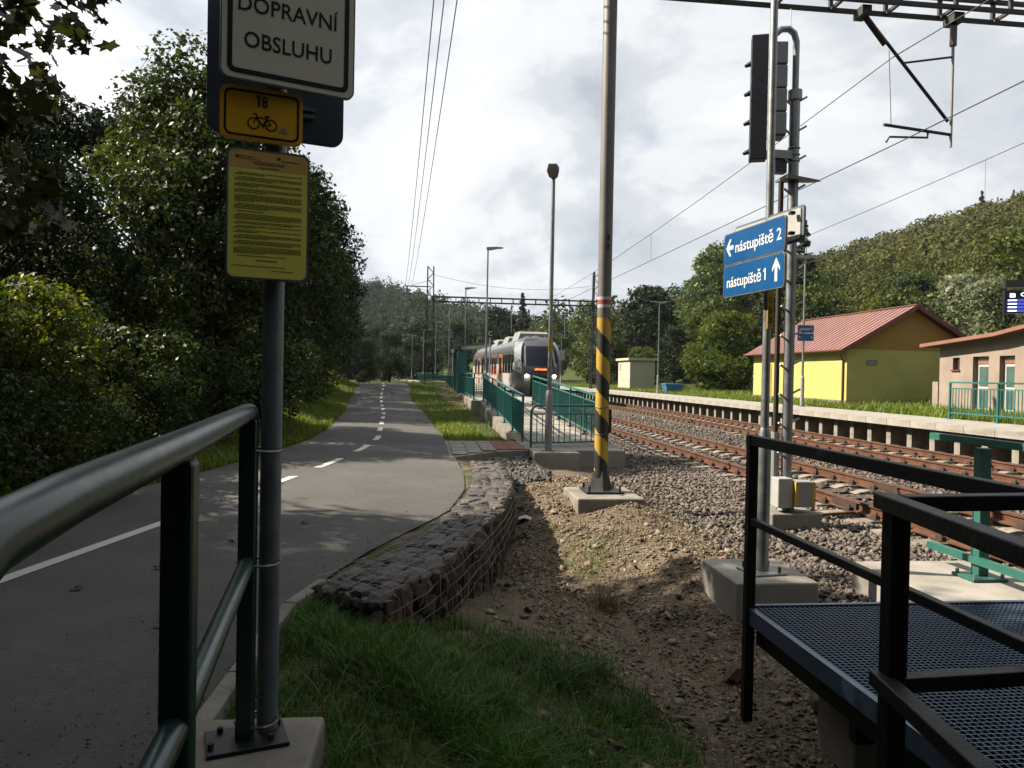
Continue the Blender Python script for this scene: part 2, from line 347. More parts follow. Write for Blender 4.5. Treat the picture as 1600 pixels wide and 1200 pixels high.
def text(name, body, m, parent, fr, cx, cz, width, height, d, bold=0, squeeze=True):
    if '1' in body and name == 'lettering' and len(body) > 2 and body[-1] == '1':
        one(m, parent, fr, cx+width/2-height*.22, cz, height, d); width -= height*.75; cx -= height*.375; body = body[:-2]
    cu = bpy.data.curves.new('t', 'FONT'); cu.body = body; cu.size = 1; cu.offset = bold; cu.align_x = 'LEFT'; cu.resolution_u = 3; cu.fill_mode = 'FRONT'
    ob = bpy.data.objects.new('t', cu); COL.objects.link(ob)
    me = bpy.data.meshes.new_from_object(ob.evaluated_get(bpy.context.evaluated_depsgraph_get()))
    bpy.data.objects.remove(ob); bpy.data.curves.remove(cu)
    n = len(me.vertices); co = np.empty(n*3, np.float32); me.vertices.foreach_get('co', co); co = co.reshape(-1, 3)
    lo, hi = co.min(0), co.max(0)
    sx = width/(hi[0]-lo[0]); sz = height/.73          # cap height of the built-in face is about .73
    out = [fr((x-(lo[0]+hi[0])/2)*sx+cx, z*sz+cz, d) for x, z, _ in co]
    me.vertices.foreach_set('co', np.array([tuple(p) for p in out], np.float32).ravel()); me.materials.clear(); me.materials.append(MATS[m]); me.update()
    me.name = name
    return link(name, me, parent)
def one(m, parent, fr, cx, cz, h, d):
    MB().add([fr(cx+a*h, cz+b*h, d) for a, b in ((-.02, 0), (.15, 0), (.15, 1), (.02, 1), (-.2, .82), (-.2, .66), (-.02, .78))], [tuple(range(7))]).build('numeral', m, parent)
def hull(seed, sx, sy, sz, n=13):
    r_ = random.Random(seed); bm = bmesh.new()
    for _ in range(n):
        v = Vector((r_.gauss(0, 1), r_.gauss(0, 1), r_.gauss(0, 1)))
        v = v/max(abs(v.x), abs(v.y), abs(v.z))*r_.uniform(.82, 1)
        bm.verts.new((v.x*sx/2, v.y*sy/2, v.z*sz/2))
    bmesh.ops.convex_hull(bm, input=bm.verts)
    for v in [v for v in bm.verts if not v.link_faces]: bm.verts.remove(v)
    me = bpy.data.meshes.new('stone'); bm.to_mesh(me); bm.free(); return me
def copy_tree(o, loc, rz=0, sc=(1, 1, 1)):
    c = o.copy(); COL.objects.link(c); c.location = loc; c.rotation_euler = (0, 0, rz); c.scale = sc
    for ch in list(o.children):
        k = ch.copy(); COL.objects.link(k); k.parent = c
        for g in list(ch.children):
            q = g.copy(); COL.objects.link(q); q.parent = k
    return c

# ------------------------------------------------------------------ the lie of the land
def dx(y):                                             # the line curves left beyond the platform ramp
    y = np.asarray(y, float); t = np.clip(y-30, 0, 150); return -(t*t)/1200-np.clip(y-180, 0, None)*.25
def X_(x, y): return x+float(dx(y))
RY = [-6, 3, 4.87, 6.36, 8.4, 10, 11.6, 14, 17.1, 20, 27.7, 38.6, 46.6, 56, 70, 90, 130, 200]
RR = [-.4, -1.0, -.94, -.56, .24, .5, .57, .5, .41, .25, -.1, -.95, -1.2, -2, -4.2, -7.6, -18, -44]
RL = [-6.8, -5.0, -4.75, -4.45, -4.05, -3.7, -3.35, -2.95, -2.65, -2.65, -3.1, -3.9, -4.2, -5, -7.2, -10.6, -21, -47]
ZY = [-6, 28, 34, 40, 46, 50, 56, 66, 80, 130, 200]; ZZ = [0, 0, .08, .3, .72, .82, .72, .35, .1, .1, .1]
def redge(y): return np.interp(y, RY, RR)
def ledge(y): return np.interp(y, RY, RL)
def roadz(y): return np.interp(y, ZY, ZZ)
def sst(a, b, x): t = np.clip((x-a)/(b-a), 0, 1); return t*t*(3-2*t)
def vnoise(x, y, s, seed=0):
    a = np.sin(x*s*1.7+seed)*np.cos(y*s*1.3+seed*2.1)+np.sin((x+y)*s*.9+seed*3)*.7+np.sin(x*s*3.1-y*s*2.7+seed)*.35
    return a/2.05
GY = [-8, 0, 3, 4.5, 6, 8, 10, 12, 14, 16.5]
GXE = [-.2, -.2, -.25, -.2, .2, .75, 1.15, 1.25, 1.25, 1.25]          # foot of the gabion
ZG = [.0, -.02, -.12, -.07, -.36, -.66, -.5, -.3, -.18, -.03]
ZM = [-.2, -.35, -.58, -.66, -.6, -.46, -.2, -.15, -.22, -.06]
ZS = [-.4, -.5, -.6, -.58, -.36, -.2, -.065, -.1, -.26, -.15]
def G(x, y):
    x = np.asarray(x, float); y = np.asarray(y, float); x, y = np.broadcast_arrays(x, y)
    xp = x-dx(y); rz = roadz(y); re_, le = redge(y), ledge(y)
    # right of the road, near: the ditch
    yy = np.clip(y, -8, 16.5)
    g0 = np.interp(yy, GY, GXE); zg = np.interp(yy, GY, ZG); zm = np.interp(yy, GY, ZM); zs = np.interp(yy, GY, ZS)
    def lin(a, za, b, zb): return za+(zb-za)*np.clip((x-a)/(b-a), 0, 1)
    gl = np.maximum(re_, np.interp(yy, [4.9, 5.31, 6.05, 6.9, 8, 9.2, 10.4, 11.5, 12.5, 13.2], [-9, -.62, -.22, .12, .38, .62, .76, .82, .84, -9]))
    near = np.where(x < np.minimum(gl, g0-.05), -.005, np.where(x < g0, lin(np.minimum(gl, g0-.05), -.01, g0, zg), np.where(x < 1.75, lin(g0, zg, 1.75, zm), np.where(x < 2.65, lin(1.75, zm, 2.65, zs),
           np.where(x < 3.5, lin(2.65, zs, 3.5, -.33), lin(3.5, -.33, 4.75, -.25))))))
    # right of the road, far: verge rising to the platform wall
    tw = np.clip((x-re_)/np.maximum(1.7+dx(y)-re_, .5), 0, 1)
    foot = np.interp(y, [16, 24, 30, 45, 56, 70, 90], [-.05, .05, .12, .45, 1.0, .7, .4])
    far = rz-.02+(foot-rz+.02)*sst(0, 1, tw)
    far = np.where(xp > 1.95, np.where(xp < 4.3, -.12, -.25), far)
    k = sst(15.6, 17.0, y)
    right = near*(1-k)+far*k
    right = np.where(xp > 4.75, -.25, right)
    right = np.where(xp > 13.7, -.25+.69*sst(13.7, 14.6, xp), right)
    right = np.where(xp > 15.2, .44+np.clip(xp-20, 0, 12)*.04, right)
    hr = np.clip(xp-32, 0, 150); right = right+np.where(xp > 32, 51*(hr/150)**.97, 0)*(1-.74*sst(150, 345, y))
    # left bank
    e = le-x; bank = np.interp(y, [-10, 8, 16, 24, 40, 60, 90], [.08, .08, .12, .3, .42, .3, .2])
    left = rz-.02+bank*np.clip(e-.4, 0, 5)+.12*np.clip(e-5.4, 0, 40)+.3*np.clip(e-40, 0, 120)
    z = np.where(x < le, left, np.where(x < re_, rz-.03, right))
    # the hill that closes the valley
    prof = np.interp(x, [-400, -120, -30, 30, 80, 140, 300], [60, 52, 42, 28, 14, 10, 8])
    z = np.maximum(z, np.where(y > 240, prof*sst(240, 460, y), -9))
    bump = np.where((x > re_+.1) & (xp < 4.2) & (y < 16), vnoise(x, y, 2.3)*.035+vnoise(x, y, 6.1, 2)*.015, 0)
    bump = bump+np.where((x < le-.5) | (xp > 15.6), vnoise(x, y, .9, 4)*.06, 0)
    return z+bump
def g1(x, y): return float(G(x, y))
def axis(lo, hi, step, far_lo, far_hi, grow=1.16):
    a = list(np.arange(lo, hi+1e-6, step)); s = step
    while a[-1] < far_hi: s *= grow; a.append(a[-1]+s)
    s = step; b = []
    p = lo
    while p > far_lo: s *= grow; p -= s; b.append(p)
    return np.array(b[::-1]+a)
ax = axis(-8, 17, .2, -1500, 1500); ay = axis(-3, 48, .25, -400, 2200)
XX, YY = np.meshgrid(ax, ay); ZZg = G(XX, YY)
nx, ny = len(ax), len(ay)
V = np.stack([XX, YY, ZZg], -1).reshape(-1, 3)
i = np.arange(nx-1); j = np.arange(ny-1); I, J = np.meshgrid(i, j); b0 = (J*nx+I).ravel()
ground = link('ground', npmesh('ground', V, np.stack([b0, b0+1, b0+nx+1, b0+nx], 1), 'ground', True)); tag(ground, kind='structure')
xp = XX-dx(YY); re_, le = redge(YY), ledge(YY)
gr = np.where(XX < le, .95, np.where(xp > 15.2, .8, 0))
gr = np.where((XX > re_) & (xp < 1.95) & (YY > 16.4), .66-.3*sst(.4, 1.6, xp)*sst(24, 34, YY), gr)
gr = np.where((XX > re_) & (YY < 16.4) & (xp < 3), .95*(1-sst(1.0, 1.8, XX+vnoise(XX, YY, 2.2)*.3))*(1-sst(4.6, 5.8, YY))+.42*np.exp(-((XX-1.75)/.5)**2-((YY-7.9)/.9)**2), gr)
gr = np.where((XX > re_-.1) & (XX < np.interp(YY, GY, GXE)-.3) & (YY > 5.2) & (YY < 13), .5, gr)
ba = np.where((xp > 3.0) & (xp < 13), sst(2.95, 3.7, xp+vnoise(XX, YY, 1.5)*.25), 0)
ba = np.where((XX > 1.3) & (XX < 4) & (YY > 11.2) & (YY < 14.6), np.maximum(ba, sst(2.3, 3.1, XX)), ba)
at = ground.data.color_attributes.new('cover', 'FLOAT_COLOR', 'POINT')
at.data.foreach_set('color', np.stack([gr, 0*gr, ba, 1+0*gr], -1).astype(np.float32).ravel())

# ------------------------------------------------------------------ road
ys = np.concatenate([np.arange(-5, 60, .5), np.arange(60, 200, 3)])
v = []; f = []
NS = 9
for k, y in enumerate(ys):
    a, b = float(ledge(y)), float(redge(y))
    for s_ in range(NS):
        u_ = s_/(NS-1); v.append((a+(b-a)*u_, y, float(roadz(y))+.03*(1-(2*u_-1)**2)+.004))
for k in range(len(ys)-1):
    for s_ in range(NS-1): q = k*NS+s_; f.append((q, q+1, q+NS+1, q+NS))
road = link('road', npmesh('road', v, f, 'asphalt', True)); tag(road, kind='structure')
def roadtop(x, y):
    a, b = float(ledge(y)), float(redge(y)); u_ = (x-a)/(b-a); return float(roadz(y))+.03*(1-(2*u_-1)**2)+.004
CY = [0, 5.6, 7.88, 10.55, 12.75, 15.09, 17.41, 27.7, 38.6, 46.6, 56, 70, 90]; CX = [-4.1, -2.97, -2.52, -1.98, -1.57, -1.27, -1.14, -1.61, -2.42, -2.75, -3.5, -5.8, -9.2]
def cx_(y): return float(np.interp(y, CY, CX))
def dash(y0, y1, w=.125):
    m = MB(); n = max(2, int((y1-y0)/.6)+1)
    vs = []
    for k in range(n+1):
        y = y0+(y1-y0)*k/n; x = cx_(y)
        for s_ in (-1, 1): vs.append((x+s_*w/2, y, roadtop(x+s_*w/2, y)+.005))
    m.add(vs, [(2*k, 2*k+1, 2*k+3, 2*k+2) for k in range(n)]); return m.build('road_marking', 'marking', road)
dash(-1.5, 8.0)
for y0 in (9.75, 12.0, 14.45): dash(y0, y0+1.25)
y0 = 16.9
while y0 < 60: dash(y0, y0+1.15); y0 += 2.6
gx = np.concatenate([rng.uniform(0, 1, 1500)**3*.5, 1-rng.uniform(0, 1, 2200)**2.2*.3]); gy = 3+27*rng.uniform(0, 1, len(gx))**1.4
gxx = ledge(gy)+(redge(gy)-ledge(gy))*gx; GRIT = np.stack([gxx, gy, roadz(gy)+.03*(1-(2*gx-1)**2)+.008], -1)
# concrete edging between road and grass
for k in range(7):
    y = 1.6+k*.56; p = Vector((float(redge(y))+.05, y, .0)); q = Vector((float(redge(y+.55))+.05, y+.545, .0))
    MB().bar(p, q, .09, .1).build('edging_stone', 'concrete', road, bevel=.008)
# paved crossing from the road to the ramp
apron = MB().add([(.42, 13.75, .008), (1.35, 14.75, .02), (2.05, 15.0, .03), (4.05, 15.4, .03), (4.05, 17.0, .03), (.38, 17.2, .012)], [(0, 1, 2, 3, 4, 5)])
for k_ in range(6): apron.add([apron.v[k_], apron.v[(k_+1) % 6], (*apron.v[(k_+1) % 6][:2], -.4), (*apron.v[k_][:2], -.4)], [(0, 1, 2, 3)])
apron = apron.build('pavement', 'concrete')
tag(apron, kind='structure')
pm = {}
def inpoly(x, y): return y > 13.8+(x-.42)*1.02 if x < 1.4 else y > 14.8+(x-1.4)*.2
me_p = MB().box((0, 0, 0), (.285, .285, .05)).mesh('paver', 'paver'); me_r = MB().box((0, 0, 0), (.285, .285, .05)).mesh('paver', 'paver_red')
for a in range(12):
    for b in range(11):
        x = .62+a*.3; y = 14.0+b*.3
        if x < 3.95 and inpoly(x-.12, y-.15) and y < 17.0:
            link('paver', me_r if 1.45 < x < 2.0 else me_p, apron, (x, y, .012+rnd.uniform(-.002, .003)+(.012 if x > 1 else 0)))

# ------------------------------------------------------------------ ledge, ramp and platform one
led = thing('concrete_ledge', (2.6, 14.6, -.3), 'stepped concrete ledge carrying a lamp post in front of the ramp', 'ledge')
MB().b2((2.05, 14.32, -.4), (2.95, 15.25, .055)).build('front_block', 'concrete_pale', led, bevel=.015)
MB().b2((2.953, 14.85, -.4), (4.0, 15.4, .05)).build('side_block', 'concrete_pale', led, bevel=.015)
RA0, RA1, PZ = 16.6, 29.0, .52
def rampz(y): return .035+(PZ-.035)*min(max((y-RA0)/(RA1-RA0), 0), 1)
rmp = MB(); rmp.add([(2.0, RA0, -.4), (3.95, RA0, -.4), (3.95, RA1, -.4), (2.0, RA1, -.4), (2.0, RA0, .035), (3.95, RA0, .035), (3.95, RA1, PZ-.003), (2.0, RA1, PZ-.003)],
    [(3, 2, 1, 0), (4, 5, 6, 7), (0, 1, 5, 4), (1, 2, 6, 5), (2, 3, 7, 6), (3, 0, 4, 7)])
ramp_o = rmp.build('ramp', 'concrete_wall'); tag(ramp_o, kind='structure')
me = MB().box((0, 0, 0), (1.46, 1.17, .05)).mesh('slab', 'concrete_pale')
sl_ang = math.atan2(PZ-.035, RA1-RA0)
for k in range(10):
    y = RA0+.62+k*1.24; link('slab', me, ramp_o, (2.99, y, rampz(y)+.0), (sl_ang, 0, 0))
plat = MB(); pys = [RA1+.003]+list(range(32, 132, 4)); vs = []
for y in pys:
    d = float(dx(y))
    vs += [(1.7+d, y, -.3), (1.7+d, y, PZ), (4.8+d, y, PZ), (4.8+d, y, PZ-.18), (4.45+d, y, PZ-.18), (4.45+d, y, -.3)]
plat.add(vs, [(6*k+a, 6*k+(a+1) % 6, 6*k+6+(a+1) % 6, 6*k+6+a) for k in range(len(pys)-1) for a in range(6)]+[(5, 4, 3, 2, 1, 0)])
platform1 = plat.build('platform', 'concrete_pale'); tag(platform1, kind='structure')
me = MB().box((0, 0, 0), (.05, 1.94, .42)).mesh('wall_panel', 'concrete_wall')
for k in range(18):
    y = 30.1+k*2; d = float(dx(y)); link('wall_panel', me, platform1, (1.685+d, y, .285), (0, 0, math.atan((y-30)/600) if y > 30 else 0))
me = MB().box((0, 0, 0), (.06, 1.2, .5)).mesh('wall_panel', 'concrete_wall')
for k in range(9): y = 17.9+k*1.23; link('wall_panel', me, ramp_o, (1.985, y, rampz(y)-.27), (sl_ang, 0, 0))

# ------------------------------------------------------------------ platform two
pys = list(range(-2, 132, 4)); vs = []
for y in pys:
    d = float(dx(y)); vs += [(12.98+d, y, PZ-.17), (12.98+d, y, PZ-.01), (15.2+d, y, PZ-.01), (15.2+d, y, -.3), (13.5+d, y, -.3), (13.5+d, y, PZ-.17)]
p2 = MB().add(vs, [(6*k+a, 6*k+(a+1) % 6, 6*k+6+(a+1) % 6, 6*k+6+a) for k in range(len(pys)-1) for a in range(6)])
platform2 = p2.build('platform', 'concrete_pale'); tag(platform2, kind='structure')
me = MB().box((0, 0, 0), (1.3, .985, .17)).mesh('edge_slab', 'concrete_pale')
for k in range(110):
    y = 3+k; a = math.atan(max(y-30, 0)/600); link('edge_slab', me, platform2, (13.3+float(dx(y)), y, PZ-.075), (0, 0, a))
me = MB().box((0, 0, 0), (.42, .2, .56)).mesh('support_block', 'concrete')
for k in range(115):
    y = 6+k*.92; link('support_block', me, platform2, (13.12+float(dx(y)), y, PZ-.44), (0, 0, math.atan(max(y-30, 0)/600)))
gbox = MB().b2((12.68, 2.5, PZ-.005), (14.4, 9.3, PZ+.05)).build('slab', 'concrete_pale', platform2, bevel=.01)

# ------------------------------------------------------------------ tracks
def rail_mesh(xc, y0, y1, zt=-.05):
    m = MB(); prof = [(-.07, -.15), (.07, -.15), (.07, -.135), (.012, -.115), (.012, -.04), (.036, -.03), (.036, 0), (-.036, 0), (-.036, -.03), (-.012, -.04), (-.012, -.115), (-.07, -.135)]
    yy = list(np.arange(y0, 30, 6.0))+list(np.arange(30, y1, 5.0)); n = 12
    vs = [(xc+float(dx(y))+a, y, zt+b) for y in yy for a, b in prof]
    for k in range(len(yy)-1):
        for a in range(n): m.add([], []); 
    fs = []; mi = []
    for k in range(len(yy)-1):
        for a in range(n): fs.append((n*k+a, n*k+(a+1) % n, n*(k+1)+(a+1) % n, n*(k+1)+a)); mi.append(1 if a == 6 else 0)
    m.v = vs; m.f = fs; m.mi = mi; return m
slm = bpy.data.meshes.new('sleeper')
sm = MB(); L2 = 1.25
vs = []
for x, w, h in ((-L2, .13, .03), (-.95, .14, .05), (-.5, .14, .05), (-.3, .12, .0), (.3, .12, .0), (.5, .14, .05), (.95, .14, .05), (L2, .13, .03)):
    vs += [(x, -w, -.12), (x, -w*.8, h), (x, w*.8, h), (x, w, -.12)]
sm.add(vs, [(4*k+a, 4*k+(a+1) % 4, 4*k+4+(a+1) % 4, 4*k+4+a) for k in range(7) for a in range(4)]+[(0, 1, 2, 3), (31, 30, 29, 28)])
slm = sm.mesh('sleeper', 'sleeper')
for xc, lab, sm_ in ((6.5, 'rusty railway track with concrete sleepers nearer the striped mast, carrying the train', slm), (11.0, 'rusty railway track running beside the block-edged platform', slm)):
    t = thing('railway_track', (xc, 10, -.3), lab, 'railway track')
    for s_ in (-.755, .755): rail_mesh(xc+s_, 1, 190).build('rail', ['rust', 'rail_head'], t)
    clip = MB(); joint = MB()
    for k in range(250):
        y = 2.2+k*.61; d = float(dx(y)); a = math.atan(max(y-30, 0)/600)
        if k < 190: link('sleeper', slm, t, (xc+d, y, -.25), (0, 0, a))
        if k < 130:
            for s_ in (-.755, .755):
                for e in (-.085, .085):
                    clip.box((xc+d+s_+e, y, -.175), (.055, .11, .06)); clip.box((xc+d+s_+e*1.05, y-.03, -.14), (.02, .02, .06))
                clip.box((xc+d+s_, y, -.196), (.3, .15, .02))
    tag(clip.build('fastenings', 'rust_dark', t), kind='stuff')
    for s_ in (-.755, .755): MB().box((xc+s_, 9.7 if s_ < 0 else 11.1, -.125), (.1, .6, .08)).build('fishplate', 'rust_dark', t)

# loose stones: ballast
def stones(name, P, size, m, parent=None, flat=.75):
    n = len(P); base = []
    for k in range(12):
        h_ = hull(100+k, 1, 1, 1, 9); base.append((np.array([v.co[:] for v in h_.vertices]), [p.vertices[:] for p in h_.polygons])); bpy.data.meshes.remove(h_)
    VV = []; FF = []; o_ = 0
    pick = rng.integers(0, 12, n); ang = rng.uniform(0, 6.28, n); tl = rng.normal(0, .35, (n, 2)); sc = rng.uniform(.6, 1.5, (n, 1))*rng.uniform(.75, 1.25, (n, 3))
    for k in range(12):
        idx = np.where(pick == k)[0]
        if not len(idx): continue
        bv, bf = base[k]; bf = np.array(bf); q = bv[None]*(sc[idx][:, None, :]*np.array(size if np.ndim(size) else [size]*3)[None, None]*np.array([1, 1, flat]))
        ca, sa = np.cos(ang[idx])[:, None], np.sin(ang[idx])[:, None]
        x = q[..., 0]*ca-q[..., 1]*sa; y = q[..., 0]*sa+q[..., 1]*ca; z = q[..., 2]+x*tl[idx, 0][:, None]+y*tl[idx, 1][:, None]
        q = np.stack([x, y, z], -1)+P[idx][:, None, :]
        VV.append(q.reshape(-1, 3)); FF.append((bf[None]+(np.arange(len(idx))*len(bv))[:, None, None]).reshape(-1, 3)+o_); o_ += len(idx)*len(bv)
    return tag(link(name, npmesh(name, np.concatenate(VV), np.concatenate(FF), m), parent), kind='stuff')
def scatter(n, x0, x1, y0, y1, keep=None, pw=1.0):
    x = rng.uniform(x0, x1, n); y = y0+(y1-y0)*rng.uniform(0, 1, n)**pw
    if keep is not None: k = keep(x, y); x, y = x[k], y[k]
    x = x+np.where(y > 30, dx(y), 0)
    return np.stack([x, y, G(x, y)], -1)
def bal_keep(x, y):
    e = x+vnoise(x, y, 1.5)*.25; p = np.clip((e-3.0)/.6, 0, 1)
    ok = rng.uniform(0, 1, len(x)) < p
    return ok & ~((x > 2.0) & (x < 4.02) & (y > 14.3))
st1 = scatter(21000, 2.6, 5.6, 4.0, 24, bal_keep, 1.5); st1[:, 2] += .012
stones('grit', GRIT, (.01, .008, .005), 'chip')
stones('ballast', st1, .052, 'ballast_stone')
sb = np.concatenate([scatter(5200, 5.2, 13.0, 4.5, 34, None, 1.3), scatter(2500, 7.7, 9.8, 5, 34, None, 1.2)]); sb[:, 2] += .015
stones('ballast', sb, .07, 'ballast_stone')
dk = scatter(4200, 1.1, 2.35, 10.9, 14.9, lambda x, y: (y < 14.0+(x-1)*.75) & (y+vnoise(x, y, 3)*.35 > 11.4+(x-1.2)*.7) & (x+vnoise(x, y, 4)*.2 < 2.05)); dk[:, 2] += .0+.09*np.clip((dk[:, 1]-11.3)/2.5, 0, 1)
stones('gravel', dk, .06, 'shaded_chip')  # patch lying in shadow, darkened through its stone colour
ch = scatter(17000, .9, 3.9, 3.0, 12.5, lambda x, y: (x > np.interp(y, GY, GXE)+.05) & (rng.uniform(0, 1, len(x)) < np.where((y < 4.6) & (x < 1.3), .1, 1)), 1.25); ch[:, 2] += .002
cb = scatter(420, .5, 3.6, 3.0, 12.0, lambda x, y: (x > np.interp(y, GY, GXE)+.08)); cb[:, 2] += .01
stones('gravel', cb, (.08, .065, .04), 'chip', flat=.7)
stones('gravel', ch, (.036, .03, .02), 'chip', flat=.7)

# ------------------------------------------------------------------ gabion wall
gab = thing('gabion_wall', (.3, 8, -.3), 'low curved gabion wall of dark stones in wire mesh beside the road', 'wall')
GP = [(-.75, 5.31, -.27, 4.86), (-.35, 6.05, .15, 5.75), (-.02, 6.9, .5, 6.9), (.24, 8.0, .82, 8.15), (.48, 9.2, 1.06, 9.3), (.62, 10.4, 1.17, 10.5), (.68, 11.5, 1.2, 11.6), (.7, 12.5, 1.2, 12.4)]
GT = .1
cum = [0]
for a, b in zip(GP[:-1], GP[1:]): cum.append(cum[-1]+math.hypot((a[0]+a[2]-b[0]-b[2])/2, (a[1]+a[3]-b[1]-b[3])/2))
def gp(s, u):
    q = [float(np.interp(s, cum, [p[k] for p in GP])) for k in range(4)]; return Vector((q[0]+(q[2]-q[0])*u, q[1]+(q[3]-q[1])*u, 0))
GL = cum[-1]
core = MB(); vs = []; ns = 16
for k in range(ns+1):
    s = .08+(GL-.16)*k/ns
    for u_, z in ((.12, -.8), (.12, GT-.06), (.88, GT-.06), (.88, -.8)): p = gp(s, u_); vs.append((p.x, p.y, z))
core.add(vs, [(4*k+a, 4*k+(a+1) % 4, 4*k+4+(a+1) % 4, 4*k+4+a) for k in range(ns) for a in range(4)]+[(0, 1, 2, 3), (4*ns+3, 4*ns+2, 4*ns+1, 4*ns)])
core.build('core', 'soil', gab)
flatm = []; sidem = []
for k in range(9):
    h_ = hull(300+k, 1, 1, 1, 30); h_.materials.append(MATS['stone']); flatm.append(h_)
    h_ = hull(330+k, 1, 1, 1, 26); h_.materials.append(MATS['stone_brown']); sidem.append(h_)
s = .1
while s < GL:
    st = rnd.uniform(.15, .23) if s < 4 else rnd.uniform(.2, .28); u_ = 0.02
    while u_ < .98:
        w = rnd.uniform(.18, .5); w = min(w, 1-u_)
        if w < .1: break
        p = gp(s+rnd.uniform(-.04, .04), u_+w/2); t_ = gp(min(s+.1, GL), .5)-gp(max(s-.1, 0), .5); wid = (gp(s, 1)-gp(s, 0)).length
        link('stone', rnd.choice(flatm), gab, (p.x, p.y, GT-.045+rnd.uniform(-.01, .01)), (rnd.gauss(0, .03), rnd.gauss(0, .03), math.atan2(t_.y, t_.x)+rnd.gauss(0, .1)), (st*1.06, w*wid*1.06, rnd.uniform(.08, .1)))
        u_ += w
    s += st*.92
s = .02; cnt = 0
while s < GL-.05:
    st = rnd.uniform(.055, .14)
    p = gp(s+st/2, 1); t_ = gp(min(s+.15, GL), 1)-gp(max(s-.05, 0), 1); gz = g1(p.x+.08, p.y); z = GT-.03
    while z > gz-.05:
        h = rnd.uniform(.13, .34); q = p+Vector((rnd.uniform(-.02, .012), 0, 0))
        link('stone', rnd.choice(sidem), gab, (q.x-.05, q.y, z-h/2), (rnd.gauss(0, .07), rnd.gauss(0, .07), math.atan2(t_.y, t_.x)+rnd.gauss(0, .12)), (st*1.15, .17, h*1.08))
        z -= h; cnt += 1
    s += st
for k in range(8):                                              # the near end
    z = GT-.02
    while z > -.15:
        h = rnd.uniform(.06, .12); p = gp(.0, .06+.125*k); e = gp(0, 1)-gp(0, 0)
        link('stone', rnd.choice(flatm), gab, (p.x, p.y, z-h/2), (rnd.gauss(0, .04), rnd.gauss(0, .04), math.atan2(e.y, e.x)+rnd.gauss(0, .1)), (.1, .14, h*1.08)); z -= h
wm = MB(); w_ = random.Random(3)
s = 0
while s < GL:
    pts = []
    for k in range(6):
        p = gp(s, k/5); pts.append((p.x, p.y, GT+.012+w_.uniform(-.006, .018)))
    p = gp(s, 1); pts += [(p.x+.045, p.y, z) for z in (GT-.1, GT-.3, GT-.6)]; wm.tube(pts, .002, 3, caps=False); s += .1
for u_ in (0, .17, .34, .5, .66, .83, 1):
    wm.tube([gp(s, u_)+Vector((0, 0, GT+.014+w_.uniform(-.006, .018))) for s in np.arange(0, GL, .2)], .002, 3, caps=False)
for z in (.0, -.1, -.2, -.3): wm.tube([gp(s, 1)+Vector((.05+w_.uniform(-.012, .01), 0, z+w_.uniform(-.02, .02))) for s in np.arange(0, GL, .25)], .002, 3, caps=False)
tag(wm.build('wire_mesh', 'wire', gab), kind='stuff')

# ------------------------------------------------------------------ left pipe railing and sign post
pr = thing('pipe_railing', (-.62, 2, 0), 'dark green tubular pipe railing between the footpath and the road', 'railing')
def pl(y, z): return (float(np.interp(y, [-.2, .81, 1.65, 3.0], [-.36, -.42, -.515, -.69])), y, z)
MB().tube([pl(3.02, 1.36), pl(2.99, 1.385), pl(2.9, 1.388), pl(1.65, 1.388), pl(.95, 1.388), pl(.75, 1.38), pl(.62, 1.33), pl(.56, 1.22), pl(.55, .3)], .034, 20).build('top_rail', 'green_dark', pr, True)
MB().tube([pl(2.98, .8), pl(1.7, .8), pl(.56, .8)], .03, 18).build('middle_rail', 'green_dark', pr, True)
for y in (3.0, 1.63):
    x, yy, _ = pl(y, 0); MB().bar((x, yy, -.1 if y < 2 else .1), (x, yy, 1.36), .066, .06, up=(0, 1, 0)).build('post', 'green_dark', pr, bevel=.012)
ft = tag(MB().b2((-.98, 2.45, -.5), (-.41, 3.22, .095)).build('concrete_footing', 'concrete', None, bevel=.02), 'square concrete footing block under the sign post and railing end', 'footing')
sp_ = thing('sign_post', (-.615, 3.05, .1), 'grey steel post with white traffic sign, yellow bicycle sign and yellow notice board', 'sign post')
MB().tube([(-.622, 3.082, .1), (-.622, 3.082, 3.6)], .041, 20).build('post', 'post_grey', sp_, True)
bp = MB(); bp.box((-.685, 3.01, .104), (.3, .21, .018), R(18)); bp.build('base_plate', 'steel_dark', sp_, bevel=.004)
for a, b in ((-.11, -.06), (.1, -.06), (-.11, .07), (.1, .07)): MB().tube([(-.685+a, 3.01+b+a*.3, .11), (-.685+a, 3.01+b+a*.3, .135)], .012, 6).build('bolt', 'rust_dark', sp_)
for z in (1.235, .79, .16):
    MB().tube([(-.658+.082*math.cos(k*.5236), 3.05+.075*math.sin(k*.5236), z+.004*math.sin(k)) for k in range(13)], .006, 5).build('strap', 'strap', sp_)
def board(nm, fr, w, h, r, face, edge='galvanised', th=.012, parent=sp_, label=None):
    o = MB().prism(rrect(0, 0, w, h, r), fr, -th, 0).build(nm, edge, parent)
    MB().prism(rrect(.006, .006, w-.006, h-.006, max(r-.006, .004)), fr, 0, .0015).build('face', face, o)
    if label: o['label'] = label
    return o
A = Vector((-.793, 2.901, 2.64)); xd = (.473, .185)
fr = frame(A, xd)
wb = board('sign_panel', fr, .508, .66, .035, 'sign_white', label='white sign with black border and black capitals')
MB().ring(rrect(.025, .025, .483, .635, .028), rrect(.043, .043, .465, .617, .014), fr, .003).build('border', 'sign_black', wb)
text('lettering', 'OBSLUHU', 'sign_black', wb, fr, .25, .128, .33, .062, .003, .008)
text('lettering', 'DOPRAVNÍ', 'sign_black', wb, fr, .25, .262, .375, .062, .003, .008)
text('lettering', 'MIMO', 'sign_black', wb, fr, .25, .40, .2, .062, .003, .008)
fr2 = frame((-.805, 2.957, 2.432), (.29, .09))
